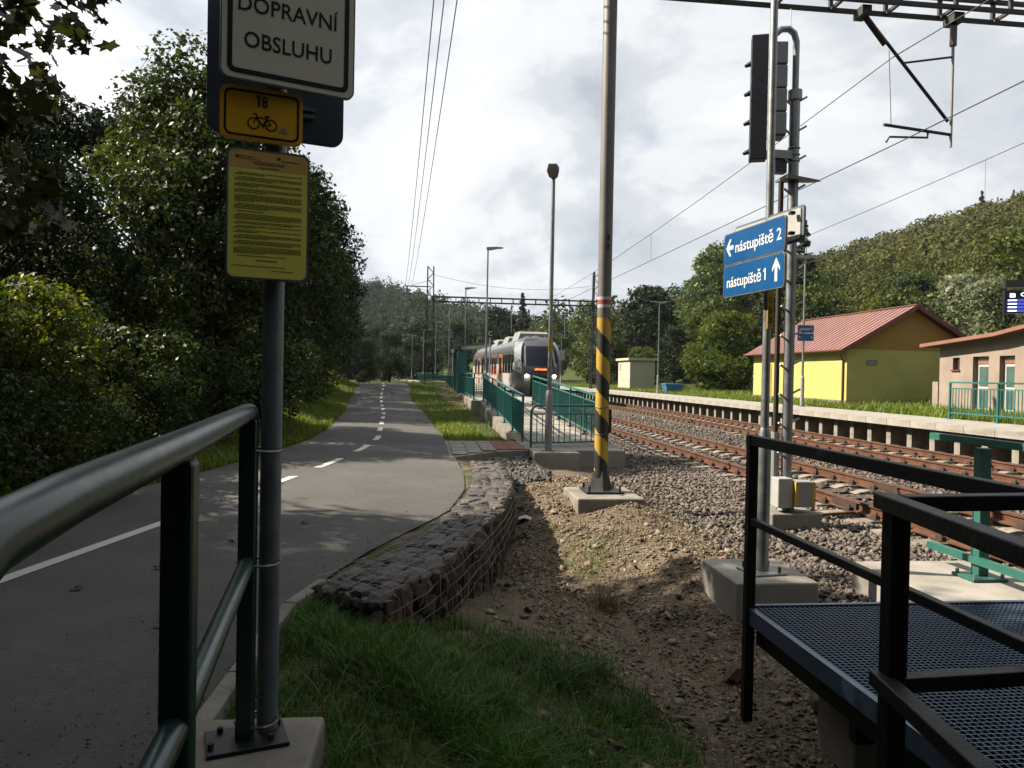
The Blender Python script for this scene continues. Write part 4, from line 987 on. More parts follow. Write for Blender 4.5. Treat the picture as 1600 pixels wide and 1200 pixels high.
# rounded barrier
br = thing('barrier', (2.15, 15.35, .04), 'teal hoop barrier with rounded corner across the foot of the ramp', 'barrier')
a, b = Vector((2.13, 15.42, .04)), Vector((3.75, 15.9, .04)); d = (b-a).normalized(); ln = (b-a).length
up = Vector((0, 0, 1))
MB().tube([a, a+up*.72]+[a+d*(.16*(1-math.cos(R(k))))+up*(.72+.16*math.sin(R(k))) for k in (22, 45, 67, 90)]+[b-d*.16+up*.88]+[b-d*(.16*(1-math.sin(R(k))))+up*(.72+.16*math.cos(R(k))) for k in (22, 45, 67, 90)]+[b], .026, 10).build('hoop', 'green_paint', br, True)
for z in (.7, .1): MB().bar(a+up*z, b+up*z, .03, .03).build('rail', 'green_paint', br)
bm_ = MB().bar((0, 0, 0), (0, 0, .6), .018, .018, up=(0, 1, 0)).mesh('baluster', 'green_paint')
for k in range(1, 13): link('baluster', bm_, br, a+d*(ln*k/13)+up*.1)
for p in (a, b): MB().box(p+up*.01, (.16, .16, .02)).build('foot_plate', 'green_paint', br)

# shelter
sh = thing('platform_shelter', (1.7, 43, PZ), 'green steel waiting shelter on the platform behind the train', 'shelter')
for k in range(9): MB().b2((1.55, 39.6+k*.55, PZ), (1.62, 40.05+k*.55, PZ+2.3)).build('wall_panel', 'green_paint', sh)
for y in (39.5, 44.6): MB().b2((1.5, y-.05, PZ), (1.66, y+.05, PZ+2.5)).build('post', 'green_paint', sh); MB().b2((1.66, y-.04, PZ), (1.98, y+.04, PZ+2.2)).build('end_panel', 'green_paint', sh)
MB().add([(1.35, 39.2, PZ+2.42), (3.4, 39.2, PZ+2.62), (3.4, 45, PZ+2.62), (1.35, 45, PZ+2.42), (1.35, 39.2, PZ+2.5), (3.4, 39.2, PZ+2.7), (3.4, 45, PZ+2.7), (1.35, 45, PZ+2.5)],
    [(3, 2, 1, 0), (4, 5, 6, 7), (0, 1, 5, 4), (1, 2, 6, 5), (2, 3, 7, 6), (3, 0, 4, 7)]).build('roof', 'green_paint', sh)
def stop_sign(x, y, z, ch, w, label):
    t = thing('sector_sign', (x, y, PZ), label, 'sign'); MB().tube([(x, y, PZ), (x, y, z+w)], .03, 8).build('post', 'grey_paint', t)
    fr = frame((x-w/2, y-.04, z), (1, 0)); MB().prism(rrect(0, 0, w, w, .02), fr, -.01, 0).build('panel', 'navy', t); text('lettering', ch, 'letter_white', t, fr, w/2, w*.22, w*.5, w*.56, .005, .012)
stop_sign(2.62, 32.5, 3.15, 'C', .36, 'dark blue square sign with white letter C beside the train')
stop_sign(X_(2.3, 56), 56, 3.0, 'B', .5, 'small dark blue square sign above the shelter roof')

# ------------------------------------------------------------------ train
def train():
    y0 = 42.5; ang = math.atan(24/600)
    t = thing('train', (6.5+float(dx(y0)), y0, -.05), 'white, dark grey and orange railcar standing at the platform', 'train')
    def T(x, y, z):      # local: y back from the nose
        yy = y0+y; return (6.5+float(dx(yy))+x, yy, z*1.1-.05)
    LN = 25.0; W2 = 1.4
    prof = [(-1.2, .38), (-1.36, .75), (-1.4, 1.2), (-1.4, 2.1), (-1.37, 2.62), (-1.27, 3.05), (-1.02, 3.38), (-.6, 3.56), (0, 3.62)]
    prof = prof+[(-x, z) for x, z in prof[-2::-1]]
    def nose(z): return float(np.interp(z, [.38, .9, 1.4, 1.7, 2.3, 2.9, 3.3, 3.62], [.75, .25, .12, .2, .55, 1.0, 1.45, 2.0]))
    # body shell
    ys = [0, .25, .5, .9, 1.5, 3, 8, 14, 20, LN]
    m = MB(); n = len(prof); vs = []
    for k, s in enumerate(ys):
        for x, z in prof:
            nz = nose(z); q = 1-max(0, 1-s/1.6)**2.2*.34 if s < 1.6 else 1
            vs.append(T(x*q, max(nz, s+nz*max(0, 1-s/2.5)) if s < 2.5 else s, z))
    fs = []; mi = []
    for k in range(len(ys)-1):
        for a in range(n-1):
            zc = (prof[a][1]+prof[a+1][1])/2
            fs.append((k*n+a, k*n+a+1, (k+1)*n+a+1, (k+1)*n+a)); mi.append(1 if zc > 2.35 else 0)
    m.v = vs; m.f = fs; m.mi = mi
    body = m.build('body', ['train_white', 'train_grey'], t, True)
    # front face
    f_ = MB(); zs = list(np.linspace(.38, 3.62, 22)); us = list(np.linspace(-1, 1, 17)); vs = []
    for z in zs:
        wx = float(np.interp(z, [p[1] for p in prof[:9]], [-p[0] for p in prof[:9]]))*.66
        for u_ in us: vs.append(T(wx*u_, nose(z)-.16*(1-u_*u_)+.02, z))
    fs = []; mi = []
    for a in range(len(zs)-1):
        for b in range(len(us)-1):
            zc = (zs[a]+zs[a+1])/2; uc = abs((us[b]+us[b+1])/2)
            if 1.95 < zc < 3.02 and uc < .93: k = 1
            elif 1.45 < zc <= 1.95: k = 2
            elif zc <= 1.2 and uc < .6: k = 2
            elif zc <= 1.45: k = 3 if uc > .6 else 2
            elif zc >= 3.02: k = 0
            else: k = 4
            q = a*len(us)+b; fs.append((q, q+1, q+len(us)+1, q+len(us))); mi.append(k)
    f_.v = vs; f_.f = fs; f_.mi = mi; fo = f_.build('front', ['train_grey', 'train_glass', 'sign_black', 'train_white', 'train_silver'], t, True)
    for s_ in (-1, 1):
        pts = []
        w = MB()
        for z, x0, x1 in ((1.3, 1.05, 1.27), (1.8, 1.08, 1.38), (2.4, 1.08, 1.39), (2.9, 1.0, 1.33), (3.25, .85, 1.2)):
            w.v += [T(s_*x0, nose(z)-.06, z), T(s_*x1, nose(z)+.62, z)]
        w.f = [(2*k, 2*k+1, 2*k+3, 2*k+2) for k in range(4)]; w.mi = [0]*4; w.build('cab_pillar', 'train_silver', t, True)
        MB().tube([T(s_*.8, .0, 1.42), T(s_*.8, .12, 1.42)], .085, 12).build('headlight', 'lamp_glow', t)
        MB().tube([T(s_*1.35, 1.3, 2.2), T(s_*1.62, 1.2, 2.15)], .02, 6).build('mirror_arm', 'sign_black', t); MB().box(T(s_*1.66, 1.2, 1.95), (.1, .12, .42)).build('mirror', 'sign_black', t)
    dsp = MB(); dsp.add([T(-.42, .0, 1.66), T(.42, .0, 1.66), T(.42, .06, 1.85), T(-.42, .06, 1.85)], [(0, 1, 2, 3)]); dsp.build('display', 'sign_black', t)
    frd = lambda a, b, c=0: Vector(T(a, -.03+.3*b, 1.68+b)); text('lettering', 'LETOHRAD', 'led_orange', t, frd, 0, .03, .7, .1, 0, .02)
    
    MB().tube([T(0, -.3, .95), T(0, .3, .95)], .13, 10).build('coupler', 'steel_dark', t)
    for s_ in (-1,):
        def side(name, ya, yb, za, zb, mt, off=.012, par=t):
            def xs(z): return float(np.interp(z, [p[1] for p in prof[:9]], [-p[0] for p in prof[:9]]))
            m = MB(); vs = []
            zz = [za, (za+zb)/2, zb]
            for y in (ya, yb):
                for z in zz: vs.append(T(s_*(xs(z)+off), y, z))
            m.add(vs, [(0, 1, 4, 3), (1, 2, 5, 4)]); return m.build(name, mt, par)
        side('window_band', 1.7, 2.5, 1.6, 2.55, 'glass_dark')
        for ya, yb in ((2.75, 4.0), (4.15, 5.4), (5.55, 6.5), (13.0, 14.4), (14.55, 15.9), (16.05, 17.4), (17.55, 18.9), (22.2, 23.4)):
            wn = side('window', ya, yb, 1.55, 2.6, 'glass_dark')
        for ya in (7.0, 9.6, 11.2, 20.0):
            dr = side('door', ya, ya+1.45, .75, 2.7, 'train_orange', .02)
            side('door_window', ya+.2, ya+.62, 1.5, 2.5, 'glass_dark', .028, dr); side('door_window', ya+.82, ya+1.25, 1.5, 2.5, 'glass_dark', .028, dr)
        side('stripe', 6.7, 7.0, .75, 2.6, 'train_orange', .016)
        for y in (3.1, 18.5):
            for e in (-.9, .9):
                w = MB(); c = T(s_*.78, y+e, .42); w.tube([c, (c[0]+.12, c[1], c[2])], .42, 18); w.build('wheel', 'rust_dark', t)
            MB().box(T(0, y, .5), (1.9, 3.0, .3)).build('bogie', 'sign_black', t)
    MB().box(T(0, 12, .45), (2.3, 20, .35)).build('underframe', 'sign_black', t)
    for ya, yb, h in ((2.6, 5.4, .32), (7.5, 10.0, .25), (13, 16, .28)):
        m = MB(); vs = []
        for y, s in ((ya, .6), (ya+.5, 1), (yb-.5, 1), (yb, .6)):
            for x, z in ((-1.0, 3.35), (-.85, 3.55+h*s), (.85, 3.55+h*s), (1.0, 3.35)): vs.append(T(x, y, z))
        m.add(vs, [(4*k+a, 4*k+a+1, 4*k+5+a, 4*k+4+a) for k in range(3) for a in range(3)]+[(0, 1, 2, 3), (12, 13, 14, 15)]); m.build('roof_unit', 'train_roof', t)
    MB().tube([T(.2, 1.95, 3.3), T(.2, 1.7, 3.35)], .07, 8).build('horn', 'sign_black', t)
    MB().box(T(0, LN, 2), (2.7, .05, 3)).build('rear_wall', 'train_grey', t)
train()

# ------------------------------------------------------------------ buildings
sd_ = thing('station_shed', (22, 34, .5), 'yellow rendered shed with red standing-seam metal roof', 'shed')
x0, x1, ya, yb, zb, ze, zr = 19.95, 26.6, 34.0, 44.4, .3, 3.1, 5.22; xm = 23.27
MB().b2((x0, ya, zb), (x1, yb, ze)).build('wall', 'wall_yellow', sd_)
MB().b2((x0-.03, ya-.03, zb), (x1+.03, yb+.03, .62)).build('plinth', 'concrete_wall', sd_)
gb = MB(); gb.add([(x0+.01, ya-.015, ze), (x1-.01, ya-.015, ze), (xm, ya-.015, zr-.1), (x0+.01, yb+.015, ze), (x1-.01, yb+.015, ze), (xm, yb+.015, zr-.1)], [(0, 1, 2), (5, 4, 3), (0, 3, 4, 1)]); gb.build('gable', 'gable_ochre', sd_)
rf = MB()
def slope(u_, s): return (xm+(u_)*s*(xm-x0+.45), zr-u_*(zr-ze+.18))
for s in (-1, 1):
    xa, za = xm, zr; xe, ze2 = (x0-.42, ze-.08) if s < 0 else (x1+.42, ze-.08)
    rf.add([(xa, ya-.4, za), (xe, ya-.4, ze2), (xe, yb+.4, ze2), (xa, yb+.4, za), (xa, ya-.4, za+.05), (xe, ya-.4, ze2+.05), (xe, yb+.4, ze2+.05), (xa, yb+.4, za+.05)], [(0, 1, 2, 3), (4, 5, 6, 7), (1, 5, 6, 2), (0, 4, 5, 1), (2, 3, 7, 6)])
ro = rf.build('roof', 'roof_red', sd_)
k = 0; y = ya-.38
while y < yb+.4:
    for s in (-1, 1):
        xe = x0-.42 if s < 0 else x1+.42
        if s < 0 or k % 2 == 0: MB().bar((xm, y, zr+.06), (xe, y, ze-.08+.06), .025, .04).build('seam', 'roof_red', ro)
    y += .45; k += 1
for s in (-1, 1):
    xe = x0-.44 if s < 0 else x1+.44; MB().bar((xm, ya-.42, zr-.02), (xe, ya-.42, ze-.1), .03, .2).build('barge_board', 'roof_trim', ro)
MB().tube([(x0-.47, ya-.4, ze-.06), (x0-.47, yb+.4, ze-.06)], .06, 8).build('gutter', 'roof_trim', ro); MB().bar((xm, ya-.42, zr+.08), (xm, yb+.42, zr+.08), .2, .03).build('ridge_cap', 'roof_red', ro)
MB().tube([(x0-.45, ya-.1, ze-.1), (x0-.4, ya-.02, ze-.25), (x0-.06, ya+.25, ze-.55), (x0-.06, ya+.25, .4)], .05, 8).build('downpipe', 'roof_trim', sd_)
MB().b2((x0+1.0, ya-.03, 2.35), (x0+1.55, ya-.006, 2.6)).build('vent', 'concrete', sd_)
MB().b2((x0-.012, 38.3, .5), (x0-.004, 38.33, 3.0)).build('wall_joint', 'concrete', sd_)
MB().b2((x0-.02, 41.9, .5), (x0-.004, 42.9, 2.5)).build('door', 'gable_ochre', sd_)
bb_ = thing('station_building', (22, 27, .5), 'beige rendered station building with doors and overhanging brown roof', 'building')
fx = 21.5
# front wall pieces round the openings
ops = [(28.35, 28.75, 2.1, 2.6), (26.75, 27.6, .5, 2.62), (25.45, 26.2, .5, 2.62), (23.9, 24.5, 2.0, 2.55)]
cuts = [29.55, 28.75, 28.35, 27.6, 26.75, 26.2, 25.45, 24.5, 23.9, 20.0]
for k in range(9):
    yb2, ya2 = cuts[k], cuts[k+1]; o = [q for q in ops if abs(q[0]-ya2) < .01]
    if o:
        q = o[0]; MB().b2((fx, ya2, q[3]), (fx+.3, yb2, 3.3)).build('wall_panel', 'wall_beige', bb_)
        if q[2] > .6: MB().b2((fx, ya2, .2), (fx+.3, yb2, q[2])).build('wall_panel', 'wall_beige', bb_)
    else: MB().b2((fx, ya2, .2), (fx+.3, yb2, 3.3)).build('wall_panel', 'wall_beige', bb_)
MB().b2((fx+.3, 20, .2), (fx+6, 29.55, 3.2)).build('wall', 'wall_beige', bb_)
for q in ops[1:3]:
    d_ = MB().b2((fx+.2, q[0]+.02, .5), (fx+.28, q[1]-.02, q[3]-.02)).build('door', 'frame_white', bb_); MB().b2((fx+.185, q[0]+.13, 1.45), (fx+.198, q[1]-.13, q[3]-.4)).build('pane', 'glass_green', d_); MB().b2((fx+.185, q[0]+.13, .6), (fx+.198, q[1]-.13, 1.3)).build('panel', 'glass_green', d_)
    MB().b2((fx+.18, q[0]+.02, q[3]-.3), (fx+.2, q[1]-.02, q[3]-.16)).build('lintel_strip', 'roof_brown', d_)
for q in (ops[0], ops[3]):
    w_o = MB().b2((fx+.12, q[0], q[2]), (fx+.2, q[1], q[3])).build('window', 'glass_dark', bb_); MB().b2((fx-.06, q[0]-.05, q[2]-.06), (fx+.1, q[1]+.05, q[2]-.002)).build('sill', 'roof_trim', w_o)
    MB().b2((fx+.1, (q[0]+q[1])/2-.02, q[2]), (fx+.118, (q[0]+q[1])/2+.02, q[3])).build('glazing_bar', 'roof_trim', w_o)
m = MB(); rl = [(30.1, 3.06), (25.9, 3.34), (20, 4.2)]; vs = []
for y, z in rl: vs += [(fx-.55, y, z), (fx+6.3, y, z), (fx+6.3, y, z+.14), (fx-.55, y, z+.14)]
m.add(vs, [(4*k+a, 4*k+(a+1) % 4, 4*k+4+(a+1) % 4, 4*k+4+a) for k in range(2) for a in range(4)]+[(0, 1, 2, 3), (11, 10, 9, 8)]); m.build('roof', 'roof_brown', bb_)
vs = [];
for y, z in rl: vs += [(fx+.003, min(y, 29.54), 3.2), (fx+.003, min(y, 29.54), max(z, 3.201))]
MB().add(vs, [(0, 1, 3, 2), (2, 3, 5, 4)]).build('wall_head', 'wall_beige', bb_)
MB().b2((fx-.02, 29.6, .3), (fx+.25, 29.95, 1.6)).build('pier', 'wall_beige', bb_)
kx, ky = 17.2, 63
ks = thing('kiosk_cabinet', (kx, ky, .5), 'small cream equipment cabin with flat roof behind the far platform', 'cabin')
MB().b2((kx, ky, .4), (kx+2.2, ky+4, 3.0)).build('wall', 'kiosk', ks); MB().b2((kx-.2, ky-.2, 3.0), (kx+2.4, ky+4.2, 3.2)).build('roof', 'kiosk', ks)
MB().b2((kx-.02, ky+3.0, 2.1), (kx-.004, ky+3.5, 2.7)).build('hatch', 'concrete', ks)
for k in range(4): MB().b2((kx-.015, ky+.6+k*.6, 1.2+.2*(k % 2)), (kx-.004, ky+1.0+k*.6, 1.27+.2*(k % 2))).build('scrawl', 'concrete', ks)
gb_ = thing('grit_bin', (X_(16.6, 50), 50.2, .48), 'blue plastic grit bin with lid on the far platform edge', 'bin')
bx, by = 16.75, 50.2
m = MB(); m.add([(bx-.5, by-.35, .48), (bx+.5, by-.35, .48), (bx+.5, by+.35, .48), (bx-.5, by+.35, .48), (bx-.62, by-.45, 1.05), (bx+.62, by-.45, 1.05), (bx+.62, by+.45, 1.05), (bx-.62, by+.45, 1.05)], [(3, 2, 1, 0), (4, 5, 6, 7), (0, 1, 5, 4), (1, 2, 6, 5), (2, 3, 7, 6), (3, 0, 4, 7)]); m.build('body', 'bin_blue', gb_, bevel=.03)
MB().box((bx, by, 1.1), (1.36, 1.0, .09)).build('lid', 'bin_blue', gb_, bevel=.03); MB().box((bx, by-.42, .8), (.3, .06, .25)).build('emblem', 'sign_blue', gb_)
db = thing('departure_board', (16.2, 18, PZ), 'black electronic departure board hanging above the far platform', 'board')
frb = frame((14.86, 18, 3.39), (1, -.45))
scr = MB().prism([(0, 0), (2.2, 0), (2.2, .6), (0, .6)], frb, -.16, 0).build('screen', 'screen_dark', db); MB().prism([(.0, .68), (2.3, .68), (2.3, .86), (.0, .86)], frb, -.25, .05).build('hood', 'sign_black', db)
text('lettering', 'Odjezdy', 'led_white', scr, frb, .75, .44, .78, .11, .004, .01)
MB().prism([(.12, .42), (.24, .42), (.24, .52), (.12, .52)], frb, .001, .004).build('train_symbol', 'led_white', scr)
for k in range(4):
    MB().prism([(.06, .04+k*.09), (2.1, .04+k*.09), (2.1, .1+k*.09), (.06, .1+k*.09)], frb, .001, .003).build('screen_row', 'led_screen', scr)
    MB().prism([(.08, .055+k*.09), (.28, .055+k*.09), (.28, .085+k*.09), (.08, .085+k*.09)], frb, .003, .005).build('time', 'led_white', scr)
p_ = frb(1.1, 0, -.1); MB().tube([(p_.x, p_.y, PZ), (p_.x, p_.y, 4.4)], .07, 10).build('post', 'grey_paint', db)
wf = thing('panel_fence', (-6.2, 37, 1), 'pale green panel fence glimpsed among the trees left of the road', 'fence')
for k in range(4): MB().b2((-6.6-.02*k, 35+k*1.6, .8), (-6.54-.02*k, 36.5+k*1.6, 3.0)).build('fence_panel', 'glass_green', wf); MB().b2((-6.62, 36.52+k*1.6, .8), (-6.5, 36.58+k*1.6, 3.05)).build('post', 'grey_paint', wf)

# ------------------------------------------------------------------ vegetation
def leaves(C, rc, n, leaf, seed, up=.3, shell=.55, asp=.6):
    r_ = np.random.default_rng(seed); C = np.asarray(C, float); rc = np.asarray(rc, float)
    w = rc**2; k = r_.choice(len(C), n, p=w/w.sum()); d = r_.normal(size=(n, 3)); d /= np.linalg.norm(d, axis=1)[:, None]
    rad = rc[k]*(shell+(1-shell)*r_.uniform(0, 1, n)**.6)*r_.uniform(.75, 1.12, n); p = C[k]+d*rad[:, None]*np.array([1, 1, .8])
    nn = d*.6+r_.normal(size=(n, 3))*.6+np.array([0, 0, up]); nn /= np.linalg.norm(nn, axis=1)[:, None]
    a = r_.normal(size=(n, 3))+np.array([0, 0, -.35]); t = np.cross(nn, a); t /= np.linalg.norm(t, axis=1)[:, None]; b = np.cross(nn, t)
    l = (leaf*np.clip(np.exp(r_.normal(-.05, .35, n)), .4, 1.9))[:, None]; w = l*asp*r_.uniform(.75, 1.2, (n, 1))
    q = np.stack([p-t*l*.5, p+b*w*.5-t*l*.06+nn*l*.06, p+t*l*.5, p-b*w*.5-t*l*.06+nn*l*.06], 1).reshape(-1, 3)
    return q
def lobed(q):
    # turn 4-cornered leaves into five-lobed ones
    p = q.reshape(-1, 4, 3); b, r_, t, l = p[:, 0], p[:, 1], p[:, 2], p[:, 3]; c = (b+t)/2; u = (t-b)/2; w = (r_-l)/2
    pts = [(-1, 0), (-.55, .5), (-.45, 1.05), (-.1, .55), (.35, 1.0), (.35, .38), (1, 0), (.35, -.38), (.35, -1.0), (-.1, -.55), (-.45, -1.05), (-.55, -.5)]
    return np.stack([c+u*a+w*k for a, k in pts], 1).reshape(-1, 3)
def qf(n): return np.arange(n*4).reshape(-1, 4)
def tree_meshes(seed, H, Rc, nclump, nleaf, leaf, lm, trunk=.14, low=.2, conif=False, asp=.6, rcl=.3, extra=(), maple_=False):
    r_ = random.Random(seed); C = []; rc = []
    for k in range(nclump):
        if conif:
            u_ = r_.random()**.8; z = H*(.12+.86*u_); rad = Rc*(1-u_)*r_.uniform(.5, 1); a = r_.uniform(0, 6.28); C.append((rad*math.cos(a), rad*math.sin(a), z)); rc.append(Rc*.26*(1.25-u_))
        else:
            u_ = r_.random(); z = H*(low+(.93-low)*u_); w = math.sin(math.pi*min(1, .16+.84*u_*.93))**.65*r_.uniform(.82, 1.12); rad = Rc*w*math.sqrt(r_.uniform(.08, 1)); a = r_.uniform(0, 6.28)
            C.append((rad*math.cos(a), rad*math.sin(a), z)); rc.append(Rc*rcl*r_.uniform(.65, 1.25))
    for x, y, z, q in extra: C.append((x, y, z)); rc.append(q)
    q = leaves(C, rc, nleaf, leaf, seed, asp=asp)
    cm = npmesh('crown', lobed(q), np.arange(nleaf*12).reshape(-1, 12), lm) if maple_ else npmesh('crown', q, qf(nleaf), lm)
    t = MB(); t.tube([(0, 0, -.4), (r_.uniform(-.05, .05), 0, H*.15), (r_.uniform(-.15, .15), r_.uniform(-.15, .15), H*.45), (r_.uniform(-.2, .2), r_.uniform(-.2, .2), H*.85)], [trunk*1.3, trunk, trunk*.75, trunk*.2], 9)
    for k in list(range(0, nclump, max(1, nclump//16)))+list(range(nclump, len(C))):
        c = Vector(C[k]); s0 = Vector((0, 0, max(H*.12, c.z*.55))); t.tube([s0, s0.lerp(c, .5)+Vector((0, 0, -.1)), c], [trunk*.4, trunk*.25, trunk*.08], 5)
    return cm, t.mesh('trunk', 'bark', True)
def tree(name, ms, x, y, rz, sc, label, cat='tree', group=None, z=None):
    o = bpy.data.objects.new(name, None); COL.objects.link(o); o.location = (x, y, g1(x, y) if z is None else z); o.rotation_euler = (0, 0, rz); o.scale = (sc, sc, sc) if np.ndim(sc) == 0 else sc
    tag(o, label, cat, group)
    for nm, me in (('crown', ms[0]), ('trunk', ms[1])):
        k = bpy.data.objects.new(nm, me); COL.objects.link(k); k.parent = o
    return o
maple = tree_meshes(1, 11, 3.5, 80, 30000, .19, 'leaf_maple', .17, .22, asp=.85, extra=[(3.3, 3.2, 5.2, .7), (3.0, 3.3, 4.3, .6), (3.75, 3.3, 5.75, .55), (2.5, 3.3, 3.7, .7), (2.2, 3, 4.9, .8), (2.9, 3.5, 3.2, .6), (1.6, 2.0, 5.6, .9)], maple_=True)
bigA = tree_meshes(2, 8.6, 2.6, 130, 60000, .115, 'leaf_birch', .15, .03)
darkA = tree_meshes(3, 11, 3.3, 90, 30000, .16, 'leaf_dark', .17, .08)
darkB = tree_meshes(4, 9, 3.1, 80, 26000, .16, 'leaf_dark', .15, .08)
shrubA = tree_meshes(5, 2.6, 1.35, 40, 12000, .075, 'leaf_shrub', .04, .05, rcl=.28)
shrubB = tree_meshes(6, 1.7, 1.2, 30, 7000, .06, 'leaf_birch', .03, .05)
tree('maple_tree', maple, -7.5, 5.3, 0, 1, 'dark maple overhanging the road edge above the leafy shrubs', 'tree', 'trees left of the road')
tree('leafy_tree', bigA, -5.2, 18.2, 0, 1, 'large bushy green tree beside the road behind the sign post', 'tree', 'trees left of the road')
left = [(darkA, -9.2, 16.2, .62, 'dark tree standing between the maple and the bushy green tree'), (darkB, -10.5, 13.0, .62, None), (darkA, -9.6, 27.5, .85, None), (bigA, -5.5, 29.5, .93, 'light green tree leaning to the road just past the bushy tree'), (darkB, -10, 35.5, .85, None),
        (darkA, -6.9, 40.5, 1.0, None), (darkB, -8.0, 47, 1.2, None), (darkA, -8.3, 54, 1.0, None), (darkB, -9.6, 62, 1.2, None), (darkA, -11.3, 70, 1.0, None), (darkB, -13.0, 80, 1.3, None), (darkA, -17, 93, 1.1, None), (darkB, -11.5, 108, .9, None), (darkB, -5.0, 97, .75, None), (darkA, -8.5, 118, .8, None), (darkB, -2.5, 112, .7, None), (darkB, -12, 126, 1.0, None), (darkA, -7.5, 88, .5, None),
        (darkA, -8.5, 1.5, .9, None), (darkB, -9.5, 4.6, 1.05, None), (darkA, -17.5, 31, .8, None), (darkA, -12.5, 8.5, 1.1, None), (darkA, -7.2, 1.2, 1.1, None), (darkB, -9.6, 20.4, .8, None), (darkB, -5.0, -1.5, 1.1, None), (darkA, -2.0, -7.0, 1.1, None), (darkB, 3.5, -8.5, 1.1, None), (darkB, 3.2, -4.2, 1.05, None), (darkA, 7.0, -6.0, 1.0, None), (darkA, -1.2, -4.6, 1.0, None), (darkA, -6.5, -6, 1.2, None), (darkB, 10.5, -9, 1.2, None), (darkA, 1.5, -12, 1.3, None), (darkA, 5.2, -2.7, 1.1, None)]  # those around and behind the camera are unseen, added to shade the foreground
for k, (ms, x, y, sc, lb) in enumerate(left):
    tree('roadside_tree', ms, x, y, k*1.7, sc, lb or ('unseen dense dark tree near the camera, added to shade the foreground' if y < 12 else 'dense dark tree crowding behind the bushy green tree' if y < 36 else 'dense dark tree of the shaded row level with the platform shelter' if y < 60 else 'dense dark tree at the far bend of the road'), 'tree', 'trees left of the road')
for k, (ms, x, y, sc, lb) in enumerate([(shrubA, -5.5, 10.6, 1.0, 'sunlit yellow-green shrub beside the road under the maple'), (shrubA, -6.4, 9.2, 1.15, 'taller yellow-green shrub with upright shoots at the road edge under the maple'), (shrubB, -4.9, 12.3, 1.0, 'low dark green bush at the road edge below the bushy tree'),
        (shrubB, -4.4, 9.2, .9, None), (shrubB, -4.5, 15.2, 1.15, None), (shrubB, -4.6, 20.5, 1.4, None), (shrubB, -5.2, 25, 1.5, None), (shrubB, -6.2, 31, 1.5, None), (shrubB, -5.0, 7.2, 1.1, None), (shrubB, -5.6, 13.8, 1.5, None)]):
    tree('shrub', ms, x, y, k*2.1, sc, lb or ('shaded green bush beside the pipe railing and near road line' if y < 10 else 'shaded green bush at the foot of the bushy tree' if y < 22 else 'shaded green bush on the grassy bank farther down the road'), 'shrub', 'bushes left of the road')
# right-hand wood edge
wA = tree_meshes(20, 9, 3.6, 60, 9000, .3, 'leaf_olive', .16, .05); wB = tree_meshes(21, 12, 3.6, 60, 9000, .3, 'leaf_mid', .18, .12)
wC = tree_meshes(22, 7, 3.6, 50, 8000, .27, 'leaf_bright', .14, .04); wS = tree_meshes(23, 7, 3.4, 50, 8500, .24, 'leaf_silver', .14, .05)
wD = tree_meshes(24, 11, 3.4, 55, 8000, .32, 'leaf_dark', .18, .08); wN = tree_meshes(25, 14, 2.6, 90, 9000, .34, 'leaf_conifer', .2, .05, True)
names = {id(wA): 'olive green broadleaf tree of the wood edge', id(wB): 'tall mid green tree of the wood edge', id(wC): 'rounded bright green tree of the wood edge', id(wS): 'silvery willow-like tree of the wood edge', id(wD): 'dark broad tree of the wood edge', id(wN): 'dark conifer of the wood edge'}
rt = [(wC, 26, 62, 1.0), (wA, 29, 70, 1.0), (wB, 31, 78, .82), (wD, 27, 84, 1.0), (wA, 25, 92, 1.0), (wC, 24, 57, .9), (wD, 30, 58, .95), (wA, 27.5, 51, .9), (wC, 31, 49, 1.0), (wB, 36, 66, .8), (wN, 40, 74, 1.0), (wB, 37, 88, 1.1), (wD, 33, 96, 1.2), (wB, 28, 105, 1.1), (wA, 22, 112, 1.1), (wD, 18, 122, 1.1), (wD, 14, 135, 1.0),
      (wB, 42, 60, .6), (wD, 36, 52, .7), (wN, 45, 86, 1.0), (wA, 30, 44, .8), (wS, 33, 44, 1.0), (wS, 31.5, 37.5, .95), (wS, 33, 33, 1.05), (wS, 31.5, 28.5, 1.0), (wA, 35, 40, 1.0), (wD, 30.5, 31, .6), (wC, 31, 24.5, .7), (wD, 36, 25, .8),
      (wD, 24, 68, .55), (wC, 23.5, 75, .6), (wA, 22.5, 84, .7), (wB, 20, 97, .8), (wD, 10, 150, 1.2), (wA, 3, 165, 1.2), (wD, 8, 128, .7), (wD, 26, 47.5, .6), (wA, 27.5, 55.5, .5), (wN, 21, 118, 1.0), (wB, 44, 100, 1.3), (wB, 50, 112, 1.3), (wD, -6, 170, 1.0)]
for k, (ms, x, y, sc) in enumerate(rt):
    tree('wood_edge_tree', ms, X_(x, y), y, k*2.4, sc*rnd.uniform(.92, 1.06), names[id(ms)]+(', low,' if sc < .75 else '')+(' behind the shed' if y < 48 else ' between shed and cream cabin' if y < 66 else ' behind the cream cabin' if y < 96 else ' far beyond the train'), 'tree', 'trees beyond the far platform')
